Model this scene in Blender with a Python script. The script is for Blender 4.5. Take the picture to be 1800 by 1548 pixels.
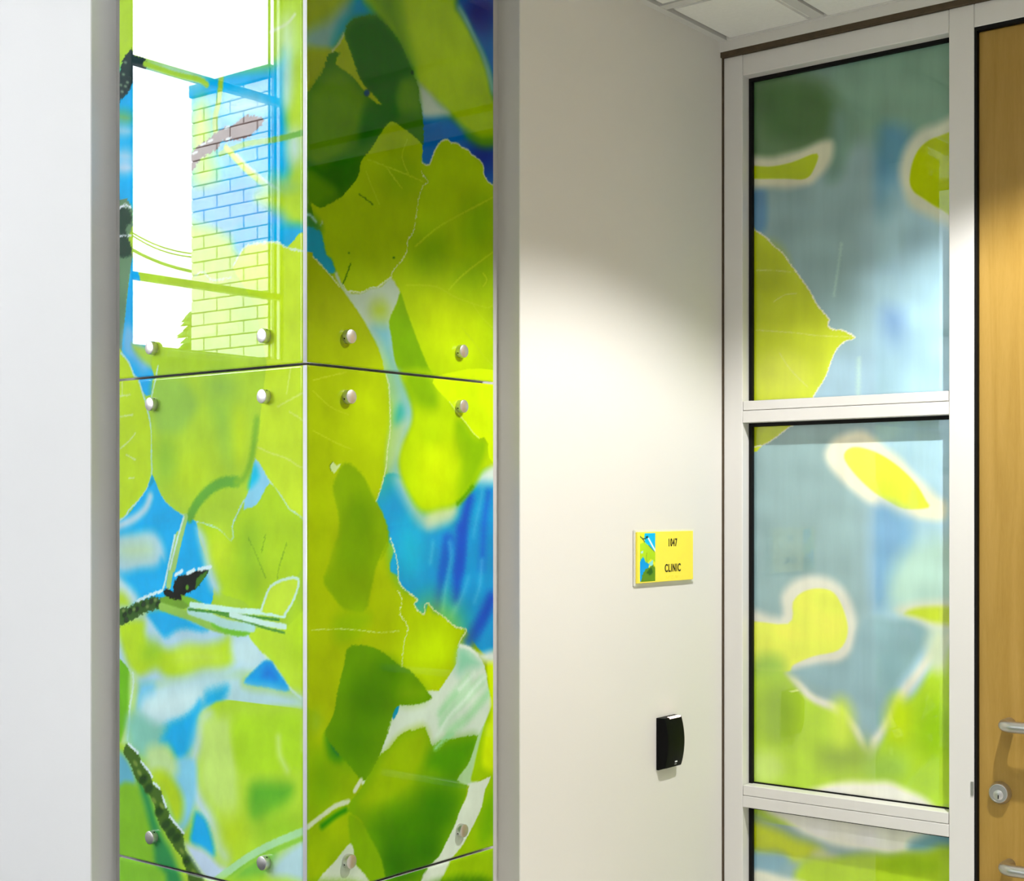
import bpy, bmesh, math, random
import numpy as np
from mathutils import Vector, Matrix

# ------------------------------------------------------------------ scene, camera, light
scene = bpy.context.scene
for o in list(bpy.data.objects):
    bpy.data.objects.remove(o)
COL = scene.collection

# World axes: X runs along the wall with the room sign, Y along the hall wall, Z up (metres).
EYE, YAW, FPX, HORIZON = 1.55, math.radians(38.316), 2531.0, 889.0
cam = bpy.data.cameras.new('camera')
cam.sensor_fit, cam.sensor_width = 'HORIZONTAL', 36.0
cam.lens = FPX / 1800.0 * 36.0
cam.shift_y = (HORIZON - 774.0) / 1800.0          # architectural shift lens, verticals stay parallel
cam.clip_start, cam.clip_end = 0.05, 300
camo = bpy.data.objects.new('camera', cam)
COL.objects.link(camo)
camo.location = (0, 0, EYE)
camo.rotation_euler = (math.radians(90), 0, YAW - math.radians(90))
scene.camera = camo

SKY = 20.0
DOWNLIGHT = 104.0
world = bpy.data.worlds.new('overcast_sky')
scene.world = world
world.use_nodes = True
wn = world.node_tree
wn.nodes.clear()
wo = wn.nodes.new('ShaderNodeOutputWorld')
bg = wn.nodes.new('ShaderNodeBackground')
tc = wn.nodes.new('ShaderNodeTexCoord')
nz = wn.nodes.new('ShaderNodeTexNoise')
nz.inputs['Scale'].default_value = 3.0
rp = wn.nodes.new('ShaderNodeValToRGB')
rp.color_ramp.elements[0].color = (0.85, 0.905, 1.0, 1)
rp.color_ramp.elements[1].color = (0.935, 0.96, 1.0, 1)
wn.links.new(tc.outputs['Generated'], nz.inputs['Vector'])
wn.links.new(nz.outputs['Fac'], rp.inputs['Fac'])
wn.links.new(rp.outputs['Color'], bg.inputs['Color'])
wn.links.new(bg.outputs['Background'], wo.inputs['Surface'])
bg.inputs['Strength'].default_value = SKY

def portal(name, loc, rot, sx, sy):                # guides sky sampling through a window opening
    l = bpy.data.lights.new(name, 'AREA')
    l.shape, l.size, l.size_y = 'RECTANGLE', sx, sy
    l.cycles.is_portal = True
    o = bpy.data.objects.new(name, l)
    COL.objects.link(o)
    o.location, o.rotation_euler = loc, rot
portal('window_portal', (-0.558, 4.25, 2.93), (math.radians(-90), 0, 0), 0.72, 1.64)
portal('window_portal', (-2.325, 4.25, 2.93), (math.radians(-90), 0, 0), 2.15, 1.64)
portal('window_portal', (-3.65, 3.575, 2.70), (0, math.radians(-90), 0), 1.90, 1.05)

vs = scene.view_settings
scene.display_settings.display_device = 'sRGB'
vs.view_transform, vs.look, vs.gamma, vs.use_curve_mapping = 'Standard', 'None', 1.0, False
vs.exposure = 0.0
scene.cycles.max_bounces = 10
scene.cycles.diffuse_bounces = 6
scene.cycles.sample_clamp_indirect = 6.0

# ------------------------------------------------------------------ helpers
def lin(c):
    c = np.asarray(c, float) / 255.0
    return np.where(c <= 0.04045, c / 12.92, ((c + 0.055) / 1.055) ** 2.4)

def tag(o, label=None, cat=None, group=None, kind=None):
    if label: o['label'] = label
    if cat: o['category'] = cat
    if group: o['group'] = group
    if kind: o['kind'] = kind
    return o

def add(name, mesh, parent=None, loc=None, rot=None):
    o = bpy.data.objects.new(name, mesh)
    COL.objects.link(o)
    if parent is not None: o.parent = parent
    if loc is not None: o.location = loc
    if rot is not None: o.rotation_euler = rot
    return o

def mesh_of(bm, name, mats, smooth=False):
    bmesh.ops.recalc_face_normals(bm, faces=bm.faces)
    me = bpy.data.meshes.new(name)
    bm.to_mesh(me)
    bm.free()
    for m in (mats if isinstance(mats, (list, tuple)) else [mats]): me.materials.append(m)
    if smooth:
        for p in me.polygons: p.use_smooth = True
    return me

def bm_box(bm, lo, hi, bevel=0.0, seg=1):
    r = bmesh.ops.create_cube(bm, size=1.0)
    lo, hi = Vector(lo), Vector(hi)
    for v in r['verts']:
        v.co = Vector(((v.co.x + .5) * (hi.x - lo.x) + lo.x, (v.co.y + .5) * (hi.y - lo.y) + lo.y, (v.co.z + .5) * (hi.z - lo.z) + lo.z))
    if bevel:
        es = list({e for v in r['verts'] for e in v.link_edges})
        bmesh.ops.bevel(bm, geom=es, offset=bevel, segments=seg, affect='EDGES')

def box(name, lo, hi, mat, parent=None, bevel=0.0, seg=1):
    bm = bmesh.new()
    bm_box(bm, lo, hi, bevel, seg)
    return add(name, mesh_of(bm, name, mat), parent)

def boxes(name, lst, mat, parent=None, bevel=0.0):
    bm = bmesh.new()
    for lo, hi in lst: bm_box(bm, lo, hi, bevel)
    return add(name, mesh_of(bm, name, mat), parent)

def lathe(name, prof, mats, parent=None, n=40, slots=None, smooth=True):
    """prof: (radius, height) pairs turned about Z; flat ends where radius is 0."""
    bm = bmesh.new()
    rings = []
    for r, h in prof:
        rings.append([bm.verts.new((0, 0, h))] if r <= 0 else
                     [bm.verts.new((r * math.cos(2 * math.pi * k / n), r * math.sin(2 * math.pi * k / n), h)) for k in range(n)])
    for i in range(len(rings) - 1):
        a, b = rings[i], rings[i + 1]
        for k in range(n):
            vs_ = [a[k % len(a)], a[(k + 1) % len(a)], b[(k + 1) % len(b)], b[k % len(b)]]
            vs_ = list(dict.fromkeys(vs_))
            if len(vs_) >= 3:
                f = bm.faces.new(vs_)
                f.material_index = slots[i] if slots else 0
    me = mesh_of(bm, name, mats, smooth)
    me.set_sharp_from_angle(angle=math.radians(35))
    return add(name, me, parent)

def tube(name, pts, rad, mat, parent=None, n=16, smooth_path=True):
    bm = bmesh.new()
    P = [Vector(p) for p in pts]
    rings = []
    up = Vector((0, 0, 1))
    for i, p in enumerate(P):
        d = (P[min(i + 1, len(P) - 1)] - P[max(i - 1, 0)]).normalized()
        a = d.cross(up)
        if a.length < 1e-3: a = d.cross(Vector((1, 0, 0)))
        a.normalize()
        b = a.cross(d)
        rings.append([bm.verts.new(p + rad * (math.cos(2 * math.pi * k / n) * a + math.sin(2 * math.pi * k / n) * b)) for k in range(n)])
    for i in range(len(rings) - 1):
        for k in range(n):
            bm.faces.new((rings[i][k], rings[i][(k + 1) % n], rings[i + 1][(k + 1) % n], rings[i + 1][k]))
    bm.faces.new(rings[0])
    bm.faces.new(rings[-1])
    return add(name, mesh_of(bm, name, mat, True), parent)

def empty(name, loc):
    o = bpy.data.objects.new(name, None)
    o.empty_display_size = 0.05
    COL.objects.link(o)
    o.location = loc
    return o

def rebase(child, parent):                       # child built in world coordinates under an Empty
    child.parent = parent
    child.location = Vector(child.location) - Vector(parent.location)
    return child

# ------------------------------------------------------------------ procedural materials
def pm(name, col, rough=0.5, metal=0.0, spec=0.5, vary=0.03, scale=8.0, stretch=(1, 1, 1), bump=0.0, coat=0.0, linear=False, bscale=None):
    m = bpy.data.materials.new(name)
    m.use_nodes = True
    nt = m.node_tree
    b = nt.nodes['Principled BSDF']
    c = np.asarray(col, float) if linear else lin(col)
    t = nt.nodes.new('ShaderNodeTexCoord')
    mp = nt.nodes.new('ShaderNodeMapping')
    mp.inputs['Scale'].default_value = stretch
    n = nt.nodes.new('ShaderNodeTexNoise')
    n.inputs['Scale'].default_value = scale
    n.inputs['Detail'].default_value = 5
    r = nt.nodes.new('ShaderNodeValToRGB')
    r.color_ramp.elements[0].position, r.color_ramp.elements[1].position = 0.3, 0.7
    r.color_ramp.elements[0].color = (*(c * (1 - vary)), 1)
    r.color_ramp.elements[1].color = (*np.minimum(c * (1 + vary), 1), 1)
    nt.links.new(t.outputs['Object'], mp.inputs['Vector'])
    nt.links.new(mp.outputs['Vector'], n.inputs['Vector'])
    nt.links.new(n.outputs['Fac'], r.inputs['Fac'])
    nt.links.new(r.outputs['Color'], b.inputs['Base Color'])
    b.inputs['Roughness'].default_value = rough
    b.inputs['Metallic'].default_value = metal
    b.inputs['Specular IOR Level'].default_value = spec
    if coat:
        b.inputs['Coat Weight'].default_value = coat
        b.inputs['Coat Roughness'].default_value = 0.02
    if bump:
        n2 = nt.nodes.new('ShaderNodeTexNoise')
        n2.inputs['Scale'].default_value = bscale or 350
        n2.inputs['Detail'].default_value = 3
        bp = nt.nodes.new('ShaderNodeBump')
        bp.inputs['Strength'].default_value = bump
        bp.inputs['Distance'].default_value = 0.002
        nt.links.new(mp.outputs['Vector'], n2.inputs['Vector'])
        nt.links.new(n2.outputs['Fac'], bp.inputs['Height'])
        nt.links.new(bp.outputs['Normal'], b.inputs['Normal'])
    return m

def emit(name, col, strength):
    m = bpy.data.materials.new(name)
    m.use_nodes = True
    b = m.node_tree.nodes['Principled BSDF']
    b.inputs['Base Color'].default_value = (*lin(col), 1)
    b.inputs['Emission Color'].default_value = (*lin(col), 1)
    b.inputs['Emission Strength'].default_value = strength
    return m

def print_material(name, ior, mottle=0.13, coat_rough=0.004, stretch=(1, 1, 0.6), scale=45):
    """Ink on the back of glass: matt colour under a clear polished coat."""
    m = bpy.data.materials.new(name)
    m.use_nodes = True
    nt = m.node_tree
    b = nt.nodes['Principled BSDF']
    at = nt.nodes.new('ShaderNodeAttribute')
    at.attribute_name = 'print'
    t = nt.nodes.new('ShaderNodeTexCoord')
    n = nt.nodes.new('ShaderNodeTexNoise')
    n.inputs['Scale'].default_value = scale
    n.inputs['Detail'].default_value = 6
    mp = nt.nodes.new('ShaderNodeMapping')
    mp.inputs['Scale'].default_value = stretch
    nt.links.new(t.outputs['Object'], mp.inputs['Vector'])
    mr = nt.nodes.new('ShaderNodeMapRange')
    mr.inputs['To Min'].default_value = 1 - mottle
    mr.inputs['To Max'].default_value = 1 + mottle
    mx = nt.nodes.new('ShaderNodeVectorMath')
    mx.operation = 'SCALE'
    nt.links.new(mp.outputs['Vector'], n.inputs['Vector'])
    nt.links.new(n.outputs['Fac'], mr.inputs['Value'])
    nt.links.new(at.outputs['Color'], mx.inputs[0])
    nt.links.new(mr.outputs['Result'], mx.inputs['Scale'])
    nt.links.new(mx.outputs['Vector'], b.inputs['Base Color'])
    b.inputs['Roughness'].default_value = 0.7
    b.inputs['Specular IOR Level'].default_value = 0.0
    b.inputs['Coat Weight'].default_value = 1.0
    b.inputs['Coat Roughness'].default_value = coat_rough
    b.inputs['Coat IOR'].default_value = ior
    return m

def wood_material():
    m = bpy.data.materials.new('maple_veneer')
    m.use_nodes = True
    nt = m.node_tree
    b = nt.nodes['Principled BSDF']
    t = nt.nodes.new('ShaderNodeTexCoord')
    mp = nt.nodes.new('ShaderNodeMapping')
    mp.inputs['Scale'].default_value = (1, 16, 1.1)
    n = nt.nodes.new('ShaderNodeTexNoise')
    n.inputs['Scale'].default_value = 2.6
    n.inputs['Detail'].default_value = 8
    n.inputs['Distortion'].default_value = 0.8
    mp2 = nt.nodes.new('ShaderNodeMapping')
    mp2.inputs['Scale'].default_value = (1, 260, 34)
    n2 = nt.nodes.new('ShaderNodeTexNoise')
    n2.inputs['Scale'].default_value = 1.6
    n2.inputs['Detail'].default_value = 3
    r = nt.nodes.new('ShaderNodeValToRGB')
    e = r.color_ramp.elements
    e[0].position, e[0].color = 0.25, (*lin((156, 122, 50)), 1)
    e[1].position, e[1].color = 0.78, (*lin((178, 143, 72)), 1)
    k = r.color_ramp.elements.new(0.5)
    k.color = (*lin((167, 133, 61)), 1)
    ad = nt.nodes.new('ShaderNodeMath')
    ad.operation = 'MULTIPLY_ADD'
    ad.inputs[1].default_value = 0.22
    nt.links.new(t.outputs['Object'], mp.inputs['Vector'])
    nt.links.new(t.outputs['Object'], mp2.inputs['Vector'])
    nt.links.new(mp.outputs['Vector'], n.inputs['Vector'])
    nt.links.new(mp2.outputs['Vector'], n2.inputs['Vector'])
    sb = nt.nodes.new('ShaderNodeMath')
    sb.operation = 'SUBTRACT'
    sb.inputs[1].default_value = 0.11
    nt.links.new(n2.outputs['Fac'], ad.inputs[0])
    nt.links.new(n.outputs['Fac'], sb.inputs[0])
    nt.links.new(sb.outputs['Value'], ad.inputs[2])
    nt.links.new(ad.outputs['Value'], r.inputs['Fac'])
    nt.links.new(r.outputs['Color'], b.inputs['Base Color'])
    b.inputs['Roughness'].default_value = 0.42
    b.inputs['Specular IOR Level'].default_value = 0.35
    return m

M = dict(
    wall=pm('wall_paint', (222, 220, 214), 0.75, spec=0.25, vary=0.012, scale=2.5, bump=0.06, bscale=420),
    hall=pm('hall_paint', (234, 233, 231), 0.75, spec=0.25, vary=0.012, scale=2.5, bump=0.06, bscale=420),
    substrate=pm('column_paint', (190, 188, 184), 0.7, spec=0.25, vary=0.02, scale=3),
    floor=pm('floor_vinyl', (204, 201, 195), 0.6, spec=0.3, vary=0.05, scale=20),
    carpet=pm('hall_carpet', (88, 90, 96), 0.95, spec=0.1, vary=0.15, scale=60, bump=0.4),
    tile=pm('acoustic_tile', (240, 240, 236), 0.95, spec=0.1, vary=0.02, scale=120, bump=0.25, bscale=500),
    tee=pm('painted_tee', (214, 213, 210), 0.5, spec=0.4, vary=0.01),
    alu=pm('satin_white_aluminium', (224, 222, 219), 0.38, spec=0.45, vary=0.012, scale=30, stretch=(1, 1, 0.05)),
    gasket=pm('black_rubber', (10, 10, 10), 0.6, spec=0.2, vary=0.1),
    sealant_shade=pm('shaded_sealant', (84, 72, 56), 0.8, spec=0.2, vary=0.12, scale=60),  # joint filler, darkened to carry the shade beneath the header
    joint=pm('dark_joint', (26, 24, 20), 0.85, spec=0.1, vary=0.1),
    edge=pm('polished_glass_edge', (236, 236, 236), 0.22, spec=0.5, vary=0.02, scale=30, coat=0.3),
    steel=pm('brushed_steel', (212, 209, 205), 0.36, 1.0, vary=0.05, scale=120),
    satin=pm('satin_steel', (200, 197, 192), 0.34, 1.0, vary=0.04, scale=160, stretch=(1, 0.1, 1)),
    black=pm('black_plastic', (3, 3, 3), 0.5, spec=0.12, vary=0.2, scale=200),
    wood=wood_material(),
    yellow=pm('yellow_acrylic', (250, 232, 72), 0.3, spec=0.4, vary=0.015, scale=20),
    frost=pm('frosted_acrylic', (222, 222, 210), 0.35, spec=0.4, vary=0.01),
    ink=pm('black_lettering', (40, 34, 10), 0.5, spec=0.3, vary=0.05),
    mark=pm('white_mark', (225, 225, 228), 0.5, spec=0.3, vary=0.02),
    brick=pm('red_grey_brick', (216, 210, 203), 0.9, spec=0.2, vary=0.06, scale=9, bump=0.3, bscale=60),
    mortar=pm('mortar', (96, 92, 88), 0.95, spec=0.1, vary=0.08, scale=30),
    coping=pm('dark_metal_coping', (54, 56, 60), 0.5, 0.6, vary=0.05),
    wframe=pm('window_frame_paint', (92, 92, 94), 0.5, spec=0.4, vary=0.03),
    stop=pm('white_window_stop', (236, 236, 236), 0.4, vary=0.02),
    asphalt=pm('asphalt', (88, 90, 88), 0.95, vary=0.15, scale=3),
    leaf=pm('conifer_green', (60, 84, 56), 0.8, vary=0.25, scale=6),
    bark=pm('bark', (84, 70, 58), 0.9, vary=0.2, scale=10),
    cable=pm('cable_black', (40, 44, 48), 0.7, vary=0.05),
    lens=emit('lamp_lens', (255, 244, 226), 14.0),
    led=emit('led_bar', (255, 226, 214), 2.2),
)
def glass_tint(name, col):
    m = bpy.data.materials.new(name)
    m.use_nodes = True
    nt = m.node_tree
    nt.nodes.clear()
    o = nt.nodes.new('ShaderNodeOutputMaterial')
    mix = nt.nodes.new('ShaderNodeMixShader')
    fr = nt.nodes.new('ShaderNodeFresnel')
    fr.inputs['IOR'].default_value = 1.45
    t = nt.nodes.new('ShaderNodeBsdfTransparent')
    t.inputs['Color'].default_value = (*col, 1)
    g = nt.nodes.new('ShaderNodeBsdfGlossy')
    g.inputs['Roughness'].default_value = 0.02
    nt.links.new(fr.outputs['Fac'], mix.inputs['Fac'])
    nt.links.new(t.outputs['BSDF'], mix.inputs[1])
    nt.links.new(g.outputs['BSDF'], mix.inputs[2])
    nt.links.new(mix.outputs['Shader'], o.inputs['Surface'])
    return m
M['tint'] = glass_tint('added_dimming_glass', (0.26, 0.285, 0.295))  # tint added to dim the far window's daylight and its reflection
M['print_dull'] = print_material('printed_glass_low_glare', 1.36)
M['print'] = print_material('printed_glass', 1.5)
M['film'] = print_material('printed_film_on_glass', 1.7, mottle=0.16, stretch=(1, 1, 0.12), scale=32)
M['signprint'] = print_material('sign_print', 1.3, mottle=0.03, coat_rough=0.2)

# ------------------------------------------------------------------ the printed artwork
ART_R = [  # base colour, then layers from back to front: shape, colour, (width,) feather, ragged edge, outline in mm on the print
 (160,185,0),
 ("p",(140,180,175),14,0,(-2.5,2305,131.8,2342.6,99.8,2297.2,65.8,2252.1,51.9,2224.7,-2.5,2199.6)),
 ("p",(0,150,205),10,0,(94.1,2332,134.7,2343.4,149.5,2310.4,97,2290.3,77.1,2269,68.6,2244.8,51.9,2240.6,65.8,2274.1,85.6,2299.4)),
 ("p",(165,182,0),10,0,(-13.1,2305.9,94.1,2336.1,68.6,2304.9,49.1,2283.6,24.4,2266.2,-13.1,2252.4)),
 ("p",(0,110,205),6,0,(235.3,2371.5,459.5,2434.3,459.5,2077.8,235.3,2040.4)),
 ("p",(0,20,140),22,0,(437.7,2396.4,434.7,2382.6,426.1,2369.3,413.4,2358.7,398.5,2352.2,383.8,2351,371.4,2355,363.2,2363.6,360.3,2375.5,363.2,2389,371.4,2402.1,383.8,2412.8,398.5,2419.5,413.4,2421.1,426.1,2417.3,434.7,2408.6)),
 ("p",(0,50,165),22,0,(452.2,2149.6,448.9,2135.9,439.4,2123.1,425.5,2113.2,409.1,2107.6,392.9,2107.3,379.4,2112.1,370.3,2121.3,367.2,2133.4,370.3,2146.7,379.4,2159.3,392.9,2169.3,409.1,2175.1,425.5,2175.8,439.4,2171.2,448.9,2162)),
 ("p",(178,212,0),8,0,(125.9,2340.9,313,2393.3,336.5,2373.5,360.3,2353.4,388,2327.2,412.7,2299.6,425.1,2275.5,434.1,2248.1,459.5,2237.8,459.5,2182.9,416.2,2167.5,391.5,2167.1,356.9,2177.9,319.7,2194.2,283.4,2210.2,244.8,2225.1,229,2251.2,204.1,2270.4,179.6,2293.5,143.6,2317.1)),
 ("p",(192,226,0),30,0,(360.1,2320.8,373.3,2297.1,374,2271.2,362.1,2247.4,339.7,2229.5,310.6,2220.2,279.4,2220.7,250.9,2230.7,229.2,2248.4,217.2,2271.2,216.6,2295.8,227.4,2318.7,248.1,2336.6,276.1,2346.8,307.2,2347.6,336.8,2338.5)),
 ("p",(110,160,0),16,0,(131.8,2342.6,191.8,2359.4,210.3,2309.8,235.3,2256.9,222.7,2245.4,179.6,2289.3,143.6,2317.1)),
 ("p",(90,160,0),10,0,(363.8,2170.4,395,2170,434.1,2177.9,434.1,2166.5,402,2158)),
 ("s",(130,190,185),10,8,0,(343.3,2375.3,377.6,2344.6,409.1,2307.8,430.5,2258.6)),
 ("p",(205,218,205),7,0,(240,2224,267.2,2221.7,293.2,2208.1,319.7,2196.4,286.7,2185,254.3,2175,244.8,2195.3)),
 ("p",(165,180,0),6,0,(-7.8,2213.9,29.9,2230.1,54.6,2235.3,74.2,2260.2,91.3,2238.4,57.4,2182.2,-7.8,2116.6)),
 ("p",(62,125,0),1.2,1.2,(-7.8,2136,8.2,2166.9,29.9,2195.6,43.6,2226.6,60.2,2232.7,71.4,2247.5,75.6,2262.2,81.3,2278.1,97,2292.4,111.4,2298.2,134.7,2308.5,146.5,2310.1,155.5,2305.8,167.5,2301.7,185.7,2292.9,194.8,2286.9,204.1,2276.7,216.5,2260.8,229,2242.7,238.5,2227.9,244.8,2216.6,243.2,2203.5,248,2193.9,252.8,2175.7,255.9,2150.7,254.3,2131.2,248,2127.8,179.6,2151.8,158.5,2133,143.6,2113.5,131.8,2098.9,111.4,2076.6,107,2055.5,88.4,2034,71.4,2017,29.9,1994.2,-7.8,1980.3)),
 ("p",(28,104,0),7,0,(85.6,2251.1,79.9,2265.7,97,2290.3,143.6,2308.8,170.5,2297.3,197.9,2281.4,219.6,2253.1,229,2238.4,204.1,2215.8,194.8,2188.5,191.8,2158.6,155.5,2150.9,143.6,2177.2,114.3,2199.3,99.8,2220.2)),
 ("p",(95,150,0),8,0,(204.1,2224.2,235.3,2227.2,244.8,2212.3,244.8,2184.7,222.7,2175.7,197.9,2174.5,194.8,2201.1)),
 ("p",(102,152,0),9,0,(0.2,2149.5,13.6,2168.2,38.1,2193.6,65.8,2208.1,94.1,2200.7,114.3,2185,123,2166.6,120.1,2131.3,99.8,2110.9,79.9,2088.8,40.8,2063.4,0.2,2051.9)),
 ("p",(30,108,0),8,0,(131.8,2166.4,185.7,2178.2,179.6,2156,155.5,2134.4,137.7,2114.4,114.3,2105.6,114.3,2142.3)),
 ("p",(35,112,0),8,0,(-5.2,2052.8,29.9,2053.4,57.4,2070.5,85.6,2077.8,108.5,2074,104.2,2055,88.4,2036,68.6,2022.5,43.6,2034.1,-5.2,2041.1)),
 ("p",(95,155,0),8,0,(-5.2,2039.2,40.8,2031.7,57.4,2018.6,29.9,1998.2,-7.8,1980.3)),
 ("p",(168,186,0),1.5,0.8,(74.8,2262,82.7,2250.3,94.1,2231,105.6,2209.4,120.1,2194.5,143.6,2183.4,158.5,2174.3,146.5,2173.8,125.9,2181.5,108.5,2193.9,91.3,2204,63,2211.4,57.4,2214.1,60.2,2224.7,67.2,2232.4,50.5,2231.3,65.8,2248.1)),
 ("s",(190,200,160),3,2,0.6,(50.5,2231.3,65.8,2248.1,74.8,2263.4)),
 ("p",(20,75,115),2,0,(130.9,2186.7,130.4,2184.6,129,2182.5,126.9,2180.9,124.5,2180,122,2179.8,119.9,2180.5,118.5,2181.9,118,2183.8,118.5,2186,119.9,2188,122,2189.6,124.5,2190.6,126.9,2190.7,129,2190.1,130.4,2188.6)),
 ("p",(10,70,10),2,0,(231.2,2242.1,231,2240.8,230.3,2239.5,229.3,2238.5,228.1,2238,226.8,2238,225.8,2238.5,225.2,2239.4,224.9,2240.7,225.2,2242,225.8,2243.3,226.8,2244.2,228.1,2244.8,229.3,2244.8,230.3,2244.3,231,2243.4)),
 ("p",(176,208,0),0.8,0.5,(268.8,2100.7,283.4,2128.2,296.5,2143.8,313,2151.9,323,2148,339.9,2150.2,350.1,2145.6,367.2,2144.5,374.1,2139.2,398.5,2132.6,407.3,2123.1,407.3,2111.8,419.8,2100.5,430.5,2097.4,459.5,2105.3,459.5,1624.8,430.5,1625.2,421.5,1632.9,419.8,1655.4,409.1,1666.3,395,1663.5,377.6,1674,360.3,1688.8,336.5,1705.3,319.7,1719.7,281.8,1758.6,267.2,1773.8,248,1802.2,229,1834.5,213.4,1862.4,201,1884.2,191.8,1897.8,178,1908.6,184.1,1920.8,197.9,1932,215.9,1955.5,217.1,1972.5,230.6,1987.2,239.1,2028.9,244.8,2051.1,252.8,2064.6,267.2,2073.6,254.3,2086.3,249.6,2101.4)),
 ("s",(225,228,190),2.6,1,0.5,(249.6,2128.1,251.2,2101.7,260.8,2099.9,268.8,2101.2,283.4,2128.2,296.5,2143.8,313,2151.9,323,2148,339.9,2150.2,350.1,2145.6,367.2,2144.5,374.1,2139.2,398.5,2132.6,407.3,2123.1,407.3,2111.8,419.8,2100.5,430.5,2097.4,452.2,2102.8)),
 ("p",(208,232,0),40,0,(407.6,1867.5,423,1837.4,423.4,1806.8,408.6,1780.8,381.2,1763.6,346,1757.7,308.7,1763.6,274.9,1780.1,249.4,1804.5,235.6,1833,235.2,1861.8,248.4,1886.7,273.5,1904.2,307,1911.7,344.3,1907.6,379.7,1892.2)),
 ("p",(140,185,0),24,0,(310.4,1954.6,300,1940.7,285.1,1929.6,268.2,1923.1,251.7,1922.1,238.3,1926.6,229.8,1935.9,227.4,1948.6,231.5,1962.8,241.4,1976.5,255.9,1987.6,272.7,1994.5,289.3,1995.9,303.2,1991.7,312.2,1982.3,314.7,1969.3)),
 ("p",(140,188,0),24,0,(433.5,2029,426.5,2013.8,414.7,2000.7,400,1991.9,384.7,1988.5,371.1,1991,361.2,1999,356.4,2011.2,357.5,2025.8,364.2,2040.8,375.6,2053.7,390,2062.8,405.4,2066.6,419.3,2064.4,429.6,2056.5,434.6,2044)),
 ("p",(150,192,0),26,0,(426.4,1964.4,430.2,1955.3,425.8,1943.8,414,1931.8,396.8,1921.2,376.8,1913.6,357.2,1910.2,340.9,1911.2,330.2,1916.6,326.7,1925.5,330.8,1936.6,342,1948.3,358.6,1958.8,378.3,1966.6,398.2,1970.5,415.1,1969.8)),
 ("s",(200,224,40),2.2,2,0.6,(437.7,2079.4,384.5,2052.6,326.4,2023.4,283.4,1999.4,235.3,1964.6)),
 ("s",(200,224,40),2.2,2,0.6,(437.7,1986.3,384.5,1954.4,343.3,1927,316.4,1904)),
 ("s",(200,224,40),2.2,2,0.6,(213.4,1900.4,283.4,1906.6,333.1,1895,381,1889.3,419.8,1886.8,437.7,1897.8)),
 ("s",(200,224,40),2.2,2,0.6,(377.6,1888.9,402,1869.2,430.5,1854)),
 ("s",(200,224,40),2.2,2,0.6,(350.1,1846.2,381,1824.7,409.1,1802.5,437.7,1786.6)),
 ("s",(200,224,40),2.2,2,0.6,(405.6,1943.7,416.2,1933.8,405.6,1921.2)),
 ("p",(172,200,0),0.8,0.5,(180.2,2153.2,204.1,2148.6,225.9,2142.5,251.8,2129.6,250.5,2101.6,255,2086.4,267.2,2073.6,253.7,2064.8,244.8,2046.2,244.8,2051.1,239.1,2028.9,230.6,1987.2,217.1,1972.5,215.9,1955.5,197.9,1932,184.1,1920.8,178.7,1908.7,158.5,1895.8,149.5,1889.6,131.8,1886.5,111.4,1876.9,94.1,1877.5,82.7,1874.2,71.4,1885.3,65.8,1896.6,57.4,1907.5,49.1,1920.4,38.1,1924.8,34,1936.1,27.1,1958.8,13.6,1972.5,9.5,1985.6,5.5,1998.6,24.4,1991.9,57.4,2007.2,71.4,2017,88.4,2034,107,2055.5,111.4,2076.6,131.8,2098.9,143.6,2113.5,158.5,2133)),
 ("p",(150,186,0),18,0,(244.8,2078.2,241.6,2065.4,232.7,2053.5,219.5,2044.4,204.1,2039.4,188.8,2039.2,176,2043.8,167.4,2052.4,164.5,2063.8,167.4,2076.2,176,2087.9,188.8,2097.1,204.1,2102.4,219.5,2102.9,232.7,2098.5,241.6,2089.8)),
 ("s",(192,216,50),1.8,1.6,0.6,(125.9,2083.4,173.5,2079.9,219.6,2075.8,254.3,2071.3)),
 ("s",(192,216,50),1.8,1.6,0.6,(123,2064.5,134.7,2044.1,152.5,2018.3)),
 ("s",(192,216,50),1.8,1.6,0.6,(170.5,2077.3,185.7,2065.5,204.1,2052)),
 ("s",(192,216,50),1.8,1.6,0.6,(216.5,2132.1,204.1,2102.4,219.6,2077.9)),
 ("s",(70,120,0),2.2,1,0.6,(108.5,2026.3,123,2021.6,137.7,2015.9)),
 ("s",(225,228,180),1.6,0.8,0.9,(249.6,2087.6,255.9,2080.2,267.2,2073.6,254.3,2064.9,243.2,2041.7,236.9,2011.5,230.6,1987.2,217.1,1972.5,215.9,1955.5,197.9,1932,184.1,1920.8,178.7,1908.7)),
 ("s",(225,230,200),2,1,0.8,(178.7,1908.7,158.5,1895.8,149.5,1889.6,131.8,1886,111.4,1876.5,94.1,1876.9,82.7,1873.6,71.4,1885.3)),
 ("s",(50,115,0),2.6,1.2,0.8,(89,1917.7,79.9,1898.4,72.8,1885.5)),
 ("p",(40,110,0),1,0,(187.8,1940.3,187.6,1939.6,187,1939,186.1,1938.5,185,1938.3,184,1938.3,183.1,1938.5,182.5,1939,182.3,1939.6,182.5,1940.2,183.1,1940.9,184,1941.3,185,1941.6,186.1,1941.6,187,1941.4,187.6,1940.9)),
 ("p",(90,140,0),1,0,(87.8,1934.1,87.7,1933.4,87.2,1932.8,86.4,1932.4,85.6,1932.1,84.7,1932.1,83.9,1932.4,83.5,1932.8,83.3,1933.4,83.5,1934.1,83.9,1934.7,84.7,1935.1,85.6,1935.3,86.4,1935.3,87.2,1935.1,87.7,1934.6)),
 ("s",(205,215,160),3,2,1,(25.8,1966.5,29.9,1970.1,28.5,1972.8)),
 ("p",(45,130,60),8,0,(-7.8,1980.8,13.6,1974.5,27.1,1960.8,-7.8,1955.5)),
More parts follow.
